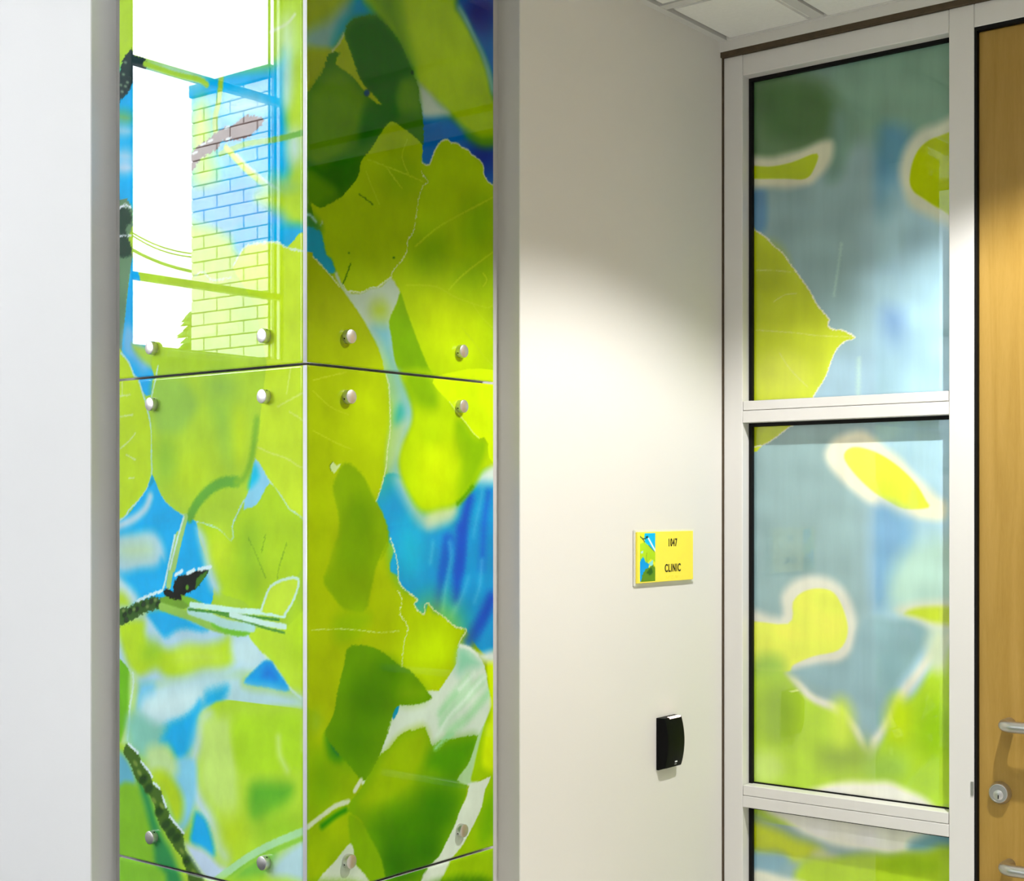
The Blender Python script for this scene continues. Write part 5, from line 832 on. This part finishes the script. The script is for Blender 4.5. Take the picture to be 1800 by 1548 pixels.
def print_panel(name, origin, du, dn, width, z0, z1, thick, step, art, a0, mats, parent=None, chamfer=0.0015, gain=1.0):
    """Glass slab with the printed picture on a fine lattice: origin at its lower front corner,
    du along the width, dn out of the front. a0: where the slab starts on the picture (mm)."""
    origin, du, dn = np.array(origin, float), np.array(du, float), np.array(dn, float)
    nx, nz_ = max(3, int(width / step)), max(3, int((z1 - z0) / step))
    xs = np.concatenate([[0], np.linspace(chamfer, width - chamfer, nx), [width]])
    zs = np.concatenate([[z0], np.linspace(z0 + chamfer, z1 - chamfer, nz_), [z1]])
    X, Z = np.meshgrid(xs, zs, indexing='ij')
    dep = np.zeros_like(X)
    dep[0, :] = dep[-1, :] = dep[:, 0] = dep[:, -1] = -chamfer
    nX, nZ = X.shape
    X, Z, dep = X.ravel(), Z.ravel(), dep.ravel()
    V = origin + X[:, None] * du + dep[:, None] * dn
    V[:, 2] = Z
    i, j = np.meshgrid(np.arange(nX - 1), np.arange(nZ - 1), indexing='ij')
    q = (i * nZ + j).ravel()
    F = np.stack([q, q + nZ, q + nZ + 1, q + 1], 1)
    if np.dot(np.cross(du, (0, 0, 1)), dn) < 0: F = F[:, ::-1]
    nb = len(V)
    B = []
    for dpt in (-chamfer, -thick):
        for x, z in ((0, z0), (width, z0), (width, z1), (0, z1)):
            p = origin + x * du + dpt * dn
            B.append((p[0], p[1], z))
    S = np.array([[0, 1, 5, 4], [1, 2, 6, 5], [2, 3, 7, 6], [3, 0, 4, 7], [4, 5, 6, 7]]) + nb
    allV = np.concatenate([V, np.array(B)])
    allF = np.concatenate([F, S])
    me = bpy.data.meshes.new(name)
    me.vertices.add(len(allV))
    me.vertices.foreach_set('co', allV.astype(np.float32).ravel())
    me.loops.add(allF.size)
    me.loops.foreach_set('vertex_index', allF.astype(np.int32).ravel())
    me.polygons.add(len(allF))
    me.polygons.foreach_set('loop_start', np.arange(0, allF.size, 4, dtype=np.int32))
    mi = np.zeros(len(allF), np.int32)
    mi[len(F):] = 1
    me.polygons.foreach_set('material_index', mi)
    me.update(calc_edges=True)
    col = np.ones((len(allV), 4), np.float32)
    col[:nb, :3] = paint(art, a0 + X * 1000.0, Z * 1000.0, gain)
    ca = me.color_attributes.new('print', 'FLOAT_COLOR', 'POINT')
    ca.data.foreach_set('color', col.ravel())
    for m_ in mats: me.materials.append(m_)
    return add(name, me, parent)

# ------------------------------------------------------------------ the setting
V0, UL, UD = 1.524, 1.4505, 2.628            # sign wall plane, hall wall plane, door wall plane
CEIL = 2.52
st = lambda o: tag(o, kind='structure')
st(box('floor', (-3.8, -3.2, -0.10), (2.85, 1.45, 0.0), M['floor']))
st(box('floor', (-3.8, 1.45, -0.10), (2.85, 4.4, 0.0), M['carpet']))
st(box('wall_left', (UL, 2.042, 0), (1.70, 4.4, 4.0), M['hall'], bevel=0.0015))
st(box('wall_corner', (1.5007, 1.5717, 0), (1.96, 2.05, 4.0), M['substrate']))
st(box('wall_right', (1.9507, V0, 0), (2.80, 1.72, 2.62), M['wall'], bevel=0.0015))
st(boxes('wall_door', [((UD, -3.2, 2.497), (2.80, V0 + 0.01, 2.80)), ((UD, -3.2, 0), (2.80, -0.075, 2.497))], M['wall']))
st(box('wall_light_block', (2.775, -0.2, 0), (2.85, V0 + 0.1, 2.6), M['wall']))  # unseen backing added to stop sky light leaking round the panes
st(box('wall_back', (-3.8, -3.2, 0), (2.80, -3.0, 4.0), M['wall']))
st(box('wall_bulkhead', (-3.6, 1.40, 2.50), (UL + 0.05, 1.50, 4.0), M['hall']))
W2 = (-0.916, -0.20, 2.11, 3.75)             # hall end window: x0, x1, sill, head
W_ADDED = (-3.40, -1.25)  # unseen end window added to light the hall wall from high up
st(boxes('wall_end', [((-3.8, 4.2, 0), (W_ADDED[0], 4.25, 4.0)), ((W_ADDED[1], 4.2, 0), (W2[0], 4.25, 4.0)), ((W_ADDED[0], 4.2, 0), (W_ADDED[1], 4.25, W2[2])), ((W_ADDED[0], 4.2, W2[3]), (W_ADDED[1], 4.25, 4.0)), ((W2[1], 4.2, 0), (1.7, 4.25, 4.0)),
                      ((W2[0], 4.2, 0), (W2[1], 4.25, W2[2])), ((W2[0], 4.2, W2[3]), (W2[1], 4.25, 4.0))], M['hall']))
WF = ((3.05, 4.10),)
st(boxes('wall_far', [((-3.8, -3.2, 0), (-3.6, 3.05, 4.0)), ((-3.8, 4.10, 0), (-3.6, 4.4, 4.0)),
                      ((-3.8, 3.05, 0), (-3.6, 4.10, 1.75)), ((-3.8, 3.05, 3.65), (-3.6, 4.10, 4.0))], M['hall']))
st(box('ceiling', (-3.8, 1.40, 4.0), (2.05, 4.4, 4.1), M['hall']))

# lower suspended ceiling in front of the clinic door
low = empty('ceiling', (0, 0, CEIL))
tag(low, kind='structure')
rebase(box('deck', (-3.8, -3.2, 2.60), (2.85, V0 + 0.06, 2.72), M['hall']), low)
rebase(boxes('margin_board', [((-3.6, -3.0, CEIL), (-0.668, 1.40, 2.545)), ((-0.668, -3.0, CEIL), (UD, -1.755, 2.545))], M['tile']), low)
TU = [2.382 - 0.61 * k for k in range(6)]      # tees running along Y
TV = [1.295 - 0.61 * k for k in range(6)]      # tees running along X
for k, u in enumerate(TU[:5]):
    rebase(box('ceiling_tee', (u - 0.012, -1.755, CEIL - 0.001), (u + 0.012, V0 if u > UL else 1.40, CEIL + 0.02), M['tee']), low)
for v in TV[:5]:
    rebase(box('ceiling_tee', (-0.668, v - 0.012, CEIL - 0.0005), (UD, v + 0.012, CEIL + 0.02), M['tee']), low)
rebase(box('wall_angle', (UL, V0 - 0.017, CEIL - 0.002), (UD, V0, CEIL + 0.02), M['tee']), low)
rebase(box('wall_angle', (UD - 0.010, -1.755, CEIL - 0.0025), (UD, V0 - 0.022, CEIL + 0.02), M['tee']), low)
def tile_mesh(w, d):
    bm = bmesh.new()
    bm_box(bm, (-w / 2, -d / 2, -0.007), (w / 2, d / 2, 0.016), 0.005, 2)
    return mesh_of(bm, 'ceiling_tile', M['tile'])
full = tile_mesh(0.578, 0.578)
for ku in range(6):
    u1 = UD - 0.002 if ku == 0 else TU[ku - 1] - 0.016
    u0 = TU[ku] + 0.016
    for kv in range(6):
        v1 = (V0 - 0.024 if u0 > UL - 0.1 else 1.395) if kv == 0 else TV[kv - 1] - 0.016
        v0 = TV[kv] + 0.016
        me = full if ku and kv else tile_mesh(u1 - u0, v1 - v0)
        t = add('ceiling_tile', me, low, ((u0 + u1) / 2, (v0 + v1) / 2, 0.006))

# sidelight window beside the door
FU = 2.640                                      # face of the aluminium frame
win = empty('window_1', (FU, 1.25, 0))
tag(win, kind='structure')
rb = lambda o: rebase(o, win)
rb(box('shaded_sealant_joint', (UD + 0.003, -0.075, 2.4862), (2.77, V0, 2.4975), M['sealant_shade']))  # flush strip, its dark colour stands in for the shaded header soffit
rb(box('shaded_sealant_joint', (UD + 0.009, 1.5212, 0), (2.77, V0, 2.4862), M['sealant_shade']))
rb(box('stile', (FU, 1.4770, 0), (2.77, 1.5210, 2.486), M['alu'], bevel=0.0012))
rb(box('mullion', (FU, 0.9885, 0), (2.77, 1.0365, 2.486), M['alu'], bevel=0.0012))
rb(box('head_rail', (FU, 1.0370, 2.442), (2.77, 1.4765, 2.4855), M['alu'], bevel=0.0012))
SILLS = [(1.7225, 1.7470, 1.7480, 1.7672), (0.9260, 0.9495, 0.9505, 0.9715), (0.060, 0.085, 0.086, 0.106)]
for z0, z1, b0, b1 in SILLS:
    rb(box('transom', (FU, 1.0370, z0), (2.77, 1.4765, z1), M['alu'], bevel=0.0008))
    rb(box('glazing_bead', (FU, 1.0380, b0), (2.673, 1.4755, b1), M['alu'], bevel=0.0010))
panes = [(1.760, 2.450), (0.964, 1.732), (0.100, 0.936)]
for z0, z1 in panes:
    p = print_panel('pane', (2.676, 1.4755, 0), (0, -1, 0), (-1, 0, 0), 0.4580, z0, z1, 0.008, 0.0019 if z0 > 0.5 else 0.004, ART_S, 0.0, (M['film'], M['gasket']), gain=1.12)
    rb(p)
for (z0, z1), zt, zb in zip(panes, (2.442, 1.7225, 0.926), (1.7672, 0.9715, 0.106)):
    rb(boxes('gasket', [((2.667, 1.4690, zb), (2.6755, 1.4772, zt)), ((2.667, 1.03, zt - 0.0075), (2.6755, 1.4690, zt + 0.001)), ((2.673, 1.03, zb - 0.001), (2.6755, 1.4690, zb + 0.0028))], M['gasket']))

# clinic door
door = empty('door_1', (2.65, 0.48, 0))
tag(door, kind='structure')
rd = lambda o: rebase(o, door)
rd(box('leaf', (2.650, -0.022, 0.008), (2.695, 0.9835, 2.4345), M['wood'], bevel=0.002))
rd(box('door_stop', (2.700, -0.03, 0.0), (2.77, 0.9890, 2.445), M['gasket']))
rd(boxes('door_gasket', [((FU + 0.0012, 0.9838, 0.0), (2.70, 0.9887, 2.4422)), ((FU + 0.0012, -0.022, 2.4350), (2.70, 0.9838, 2.4422))], M['gasket']))
rd(box('door_head', (FU, -0.075, 2.442), (2.77, 0.9880, 2.486), M['alu'], bevel=0.0012))
rd(box('door_jamb', (FU, -0.075, 0), (2.77, -0.027, 2.442), M['alu'], bevel=0.0012))
rd(box('strike_plate', (2.6385, 0.9890, 1.010), (2.6400, 0.9945, 1.036), M['satin']))
for hz in (1.150, 0.890):                       # two horizontal pull bars with bent ends
    y0, y1, off, r = 0.925, 0.625, 0.046, 0.0108
    pts = [(2.650, y0, hz), (2.650 - off * 0.55, y0, hz)]
    for k in range(1, 9):
        a = k / 8 * math.pi / 2
        pts.append((2.650 - off * 0.55 - 0.0207 * math.sin(a), y0 - 0.0207 * (1 - math.cos(a)), hz))
    L = len(pts)
    pts += [(x, y0 + y1 - y, z) for x, y, z in reversed(pts[:L])]
    h = rd(tube('pull_bar', pts, r, M['satin'], n=20))
lk = lathe('lock_cylinder', [(0.0215, -0.002), (0.0205, 0.004), (0.0180, 0.0105), (0.0172, 0.0120), (0.0158, 0.0122), (0.0152, 0.0108), (0, 0.0108)], M['satin'], n=40)
lk.parent = door
lk.rotation_euler = (0, math.radians(-90), 0)
lk.location = Vector((2.650, 0.9425, 1.0200)) - Vector(door.location)
pl = lathe('key_plug', [(0.0092, 0.0100), (0.0092, 0.0114), (0.0086, 0.0118), (0, 0.0118)], M['steel'], n=30)
pl.parent = lk
pl.location = (-0.003, 0, 0)
kh = box('keyhole', (-0.0060, -0.0013, 0.0110), (0.0020, 0.0013, 0.01205), M['gasket'], lk, bevel=0.0006)
kh.location = (-0.0045, 0, 0)

# ------------------------------------------------------------------ printed glass column
VG, UG, TH = 1.549, 1.4755, 0.010
TIERS = [(1.7615, 2.512), (0.9695, 1.7575), (0.1750, 0.9655)]
CAPZ = [(1.8062, 2.462), (1.0125, 1.7150), (0.2230, 0.9170)]
LAB_R = ['printed glass panel with dark green folded leaf and deep blue sky, top tier of column',
         'printed glass panel with streaked blue sky beside yellow leaves, middle tier of column',
         'printed glass panel below the pale diagonal stem, lowest tier of the column']
LAB_L = ['printed glass panel mirroring a window and brick wall, top tier of column',
         'printed glass panel with black bud on a twig against blue sky, middle tier of column',
         'printed glass panel under the bark twig, lowest tier of the column']
def standoff(parent, loc, axis):
    c = lathe('standoff_cap', [(0, -0.0005), (0.0108, -0.0005), (0.0108, 0.0088), (0.0104, 0.0096), (0.0096, 0.0100), (0, 0.0100)], M['steel'], n=36)
    c.parent = parent
    c.location = loc
    c.rotation_euler = (0, math.radians(-90), 0) if axis == 'u' else (math.radians(90), 0, 0)
    b = lathe('standoff_barrel', [(0, -0.024), (0.009, -0.024), (0.009, -0.0102), (0, -0.0102)], M['steel'], c, n=20)
    s = lathe('set_screw', [(0.0013, 0.0), (0.0013, 0.0003), (0, 0.0003)], M['gasket'], c, n=10)
    s.location = (0.0, -0.01075, 0.004) if axis == 'v' else (0.0, 0.01075, 0.004)
    a = math.radians(200 if axis == 'v' else -35)
    s.location = (0.01075 * math.cos(a), 0.01075 * math.sin(a), 0.0042)
    s.rotation_euler = (0, math.radians(90), a)
for k, (z0, z1) in enumerate(TIERS):
    stp = 0.00165 if k < 2 else 0.004
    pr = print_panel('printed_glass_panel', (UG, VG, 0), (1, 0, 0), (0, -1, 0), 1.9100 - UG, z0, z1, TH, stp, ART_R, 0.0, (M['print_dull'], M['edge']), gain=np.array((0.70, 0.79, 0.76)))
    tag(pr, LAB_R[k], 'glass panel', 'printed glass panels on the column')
    pf = print_panel('printed_glass_panel', (UG, VG + TH + 0.0012, 0), (0, 1, 0), (-1, 0, 0), 2.0000 - VG - TH - 0.0012, z0, z1, TH, stp, ART_L, TH * 1000 + 1.2, (M['print'], M['edge']))
    tag(pf, LAB_L[k], 'glass panel', 'printed glass panels on the column')
    for cz in CAPZ[k]:
        for u in (1.5574, 1.8210): standoff(pr, (u, VG, cz), 'v')
        for v in (1.6392, 1.9080): standoff(pf, (UG, v, cz), 'u')

# ------------------------------------------------------------------ room sign and card reader
sign = empty('room_sign', (2.410, V0, 1.450))
tag(sign, 'yellow room sign reading 1047 CLINIC with leaf picture strip, on the wall', 'sign')
rebase(box('back_plate', (2.3000, V0 - 0.0045, 1.3955), (2.5205, V0 + 0.0002, 1.5045), M['frost'], bevel=0.0018, seg=2), sign)
fp = rebase(box('face_plate', (2.3030, V0 - 0.0095, 1.4020), (2.5060, V0 - 0.0045, 1.5000), M['yellow'], bevel=0.0006), sign)
ps = print_panel('picture_strip', (2.3110, V0 - 0.0097, 0), (1, 0, 0), (0, -1, 0), 0.0540, 0.0, 0.0930, 0.0003, 0.0012,
                 [ART_SIGN[0]] + [l[:-1] + (tuple(np.array(l[-1], float) * np.tile((1.35, 0.83), len(l[-1]) // 2)),) for l in ART_SIGN[1:]], 0.0, (M['signprint'], M['yellow']), chamfer=0.0001)
ps.parent = sign
ps.location = Vector((0, 0, 1.4045)) - Vector(sign.location)
def lettering(name, txt, size, loc, sx, mat, parent, depth=0.0004, rot=(math.radians(90), 0, 0)):
    cu = bpy.data.curves.new(name, 'FONT')
    cu.body, cu.size, cu.align_x, cu.extrude = txt, size, 'CENTER', depth
    cu.space_character = 1.2
    cu.offset = size * 0.018
    tmp = bpy.data.objects.new(name + '_src', cu)
    COL.objects.link(tmp)
    bpy.context.view_layer.update()
    me = bpy.data.meshes.new_from_object(tmp.evaluated_get(bpy.context.evaluated_depsgraph_get()))
    bpy.data.objects.remove(tmp)
    me.materials.clear()
    me.materials.append(mat)
    o = add(name, me, parent, Vector(loc) - Vector(parent.location), rot)
    o.scale = (sx, 1, 1)
    return o
lettering('room_number', '1047', 0.0212, (2.4275, V0 - 0.0098, 1.4708), 0.68, M['ink'], sign)
lettering('room_name', 'CLINIC', 0.0216, (2.4285, V0 - 0.0098, 1.4208), 0.74, M['ink'], sign)
bm = bmesh.new()
random.seed(4)
for k in range(10):
    for r in range(3):
        for c in range(2):
            if random.random() < 0.55:
                bmesh.ops.create_icosphere(bm, subdivisions=1, radius=0.00055, matrix=Matrix.Translation((2.4050 + k * 0.0046 + c * 0.0018, V0 - 0.0096, 1.4120 - r * 0.0018)))
br = rebase(add('braille', mesh_of(bm, 'braille', M['yellow'])), sign)
br['kind'] = 'stuff'

reader = empty('card_reader', (2.419, V0, 1.035))
tag(reader, 'black curved card reader with lit bar on top, below the room sign', 'card reader')
bm = bmesh.new()
ru0, ru1, rz0, rz1 = 2.3835, 2.4505, 1.0345, 1.1355
prof = []
N = 18
for k in range(N + 1):
    t = k / N
    prof.append((0.0175 + 0.0085 * math.sin(math.pi * t) ** 0.8, rz0 + 0.003 + (rz1 - rz0 - 0.003) * t))
rows = []
for u, s in ((ru0 + 0.0, 0.0), (ru0 + 0.0012, 0.72), (ru0 + 0.004, 0.96), (ru0 + 0.010, 1.0), (ru1 - 0.008, 1.0), (ru1 - 0.003, 0.97), (ru1 - 0.0008, 0.78), (ru1, 0.0)):
    rows.append([bm.verts.new((u, V0 - d * s, z)) for d, z in prof])
for a, b in zip(rows, rows[1:]):
    for k in range(N): bm.faces.new((a[k], b[k], b[k + 1], a[k + 1]))
bm.faces.new([r[0] for r in rows])
bm.faces.new([r[-1] for r in rows])
body = add('housing', mesh_of(bm, 'housing', M['black'], True))
body.data.set_sharp_from_angle(angle=math.radians(40))
rebase(body, reader)
rebase(box('base_plate', (ru0 - 0.0005, V0 - 0.006, rz0 - 0.0008), (ru1 + 0.0005, V0 + 0.0002, rz1 - 0.002), M['black'], bevel=0.001), reader)
rebase(box('led_bar', (2.4030, V0 - 0.0198, 1.1328), (2.4430, V0 - 0.0125, 1.1364), M['led'], bevel=0.0008), reader)
rebase(box('maker_mark', (2.4180, V0 - 0.0222, 1.0465), (2.4255, V0 - 0.0208, 1.0492), M['mark']), reader)
rebase(box('maker_mark', (2.4182, V0 - 0.0214, 1.0428), (2.4238, V0 - 0.0200, 1.0434), M['mark']), reader)

# ------------------------------------------------------------------ ceiling downlights, all but the door lamp added for fill (their light is built here)
LAMPS = [('round recessed ceiling downlight near the clinic door', 2.05, 0.59, 1.0),
         ('added round ceiling downlight for fill in front of the printed column', 0.86, 0.44, 0.22),  # unseen lamp added as fill
         ('added round ceiling downlight for floor bounce above the open floor', 0.86, -0.84, 1.0)]  # unseen lamp added to bounce light off the floor
for lab, u, v, p in LAMPS:
    d = empty('ceiling_downlight', (u, v, CEIL))
    tag(d, lab, 'ceiling light')
    lathe('trim_ring', [(0.060, -0.0065), (0.078, -0.0065), (0.082, -0.004), (0.082, 0.004), (0.060, 0.004), (0.060, -0.0065)], M['alu'], d)
    lathe('lens', [(0.060, -0.003), (0.050, -0.0045), (0, -0.005)], M['lens'], d)
    l = bpy.data.lights.new('downlight_beam', 'SPOT')
    l.energy, l.color = DOWNLIGHT * p, (1.0, 0.985, 0.965)
    l.spot_size, l.spot_blend, l.shadow_soft_size = math.radians(126), 0.30, 0.022
    lo = bpy.data.objects.new('downlight_beam', l)
    COL.objects.link(lo)
    lo.parent = d
    lo.location = (0, 0, -0.012)

# ------------------------------------------------------------------ hall windows, with one added unseen for daylight, and what stands outside them
w2 = empty('window_2', (-0.558, 4.3, W2[2]))
tag(w2, kind='structure')
r2 = lambda o: rebase(o, w2)
for z0, z1 in ((W2[2] - 0.0, W2[2] + 0.012), (2.350, 2.378), (3.108, 3.142), (3.71, 3.75)):
    r2(box('transom', (W2[0], 4.197, z0), (W2[1], 4.214, z1), M['wframe'], bevel=0.002))
    r2(box('transom_edge', (W2[0] + 0.02, 4.190, z0 - 0.001), (W2[1], 4.1969, z0 + 0.004), M['stop']))
for x0, x1 in ((-0.850, -0.840), (-0.882, -0.869), (-0.916, -0.900)):
    r2(box('mullion', (x0, 4.197, W2[2]), (x1, 4.201, W2[3]), M['wframe']))
r2(box('jamb', (-0.204, 4.197, W2[2]), (-0.2, 4.214, W2[3]), M['wframe']))
r2(box('sill', (W2[0] - 0.02, 4.15, W2[2] - 0.03), (W2[1] + 0.02, 4.21, W2[2]), M['stop'], bevel=0.003))
w_added = empty('window_4', (-2.325, 4.22, W2[2]))  # added window out of view, brings top-heavy daylight to the hall wall
tag(w_added, kind='structure')
for z0, z1 in ((2.11, 2.13), (2.350, 2.378), (3.108, 3.142), (3.71, 3.75)):
    rebase(box('transom', (W_ADDED[0], 4.197, z0), (W_ADDED[1], 4.214, z1), M['wframe'], bevel=0.002), w_added)
for x in (W_ADDED[0], -2.68, -1.97, W_ADDED[1] - 0.03):
    rebase(box('mullion', (x, 4.195, 2.11), (x + 0.03, 4.216, 3.75), M['wframe'], bevel=0.002), w_added)
for n, (y0, y1) in enumerate(WF):
    w = empty('window_%d' % (n + 3), (-3.7, (y0 + y1) / 2, 1.75))
    tag(w, kind='structure')
    for z0, z1 in ((1.75, 1.80), (2.65, 2.69), (3.60, 3.65)):
        rebase(box('transom', (-3.73, y0, z0), (-3.67, y1, z1), M['wframe'], bevel=0.002), w)
    rebase(box('pane', (-3.703, y0, 1.75), (-3.697, y1, 3.65), M['tint']), w)  # pane added with a tint to hold back daylight
    for y in (y0, y0 + 0.24, y1 - 0.04):
        rebase(box('mullion', (-3.725, y, 1.75), (-3.675, y + 0.04, 3.65), M['wframe'], bevel=0.002), w)

st(box('ground', (-70, 4.4, -0.7), (30, 90, -0.6), M['asphalt']))
wing = empty('brick_pier', (-4.55, 8.4, -0.6))
tag(wing, 'pale brick pier with dark coping outside, seen mirrored in the top glass panel', 'building')
BU, BV0, BV1, BZ = -4.249, 7.945, 8.86, 4.70
rebase(box('core', (-4.95, BV0, -0.6), (BU - 0.012, BV1 - 0.012, BZ), M['mortar']), wing)
bl, bh, gap = 0.305, 0.098, 0.010
bm = bmesh.new()
bm_box(bm, (-0.06, gap * 0.8, gap / 2), (0.0, bl - gap * 0.8, bh - gap / 2), 0.003)
brick = mesh_of(bm, 'brick', M['brick'])
bm = bmesh.new()
bm_box(bm, (-0.06, gap * 0.8, gap / 2), (0.0, bl / 2 - gap * 0.8, bh - gap / 2), 0.003)
half = mesh_of(bm, 'brick', M['brick'])
ncourse = 50
random.seed(9)
for c in range(ncourse):
    z = BZ - (c + 1) * bh
    y = BV1
    first = c % 2
    while y > BV0 + 0.02:
        first = first or (y - BV0 < bl - 0.02)
        L = bl / 2 if first else bl
        y -= L
        add('brick', half if first else brick, wing, Vector((BU + random.uniform(-0.0015, 0.0015), y, z)) - Vector(wing.location))
        first = 0
rebase(box('coping', (-5.0, BV0, BZ), (BU + 0.02, BV1, BZ + 0.095), M['coping'], bevel=0.006), wing)

def cable(a, b, sag, rad, lab):
    a, b = Vector(a), Vector(b)
    pts = [a.lerp(b, t / 16) - Vector((0, 0, sag * math.sin(math.pi * t / 16))) for t in range(17)]
    tag(tube('street_cable', pts, rad, M['cable'], n=6), lab, 'cable')
cable((-15.24, 25.37, 7.75), (-16.68, 23.55, 6.77), 0.25, 0.016, 'uppermost thin power line outside, mirrored in the top glass panel')
cable((-16.45, 27.06, 8.14), (-17.99, 25.12, 7.05), 0.30, 0.016, 'thin power line just under the uppermost one, mirrored in the top glass panel')
cable((-17.66, 28.75, 8.10), (-19.29, 26.69, 7.01), 0.20, 0.040, 'thick power line outside, lowest of those mirrored in the top glass panel')
tree = empty('conifer_tree', (-11.30, 17.45, -0.60))
tag(tree, 'dark conifer standing outside behind the brick wall, mirrored in the glass', 'tree')
rebase(tube('trunk', [Vector(tree.location), Vector(tree.location) + Vector((0, 0, 5.0))], 0.10, M['bark'], n=8), tree)
bm = bmesh.new()
random.seed(2)
for k in range(150):
    h = 0.5 + 4.6 * (k / 150)
    r = 1.5 * (1 - (h / 5.3)) + 0.12
    a = k * 2.4
    for s in range(2):
        b = a + s * 0.25
        p0 = Vector((0, 0, h))
        p1 = Vector((r * math.cos(b), r * math.sin(b), h - 0.32 * r + random.uniform(-.06, .06)))
        side = Vector((-math.sin(b), math.cos(b), 0)) * 0.10
        mid = p0.lerp(p1, 0.55)
        v = [bm.verts.new(q) for q in (p0, mid + side, p1, mid - side, mid + Vector((0, 0, 0.08)))]
        bm.faces.new((v[0], v[1], v[4])); bm.faces.new((v[1], v[2], v[4])); bm.faces.new((v[2], v[3], v[4])); bm.faces.new((v[3], v[0], v[4])); bm.faces.new((v[0], v[3], v[2], v[1]))
add('foliage', mesh_of(bm, 'foliage', M['leaf']), tree)
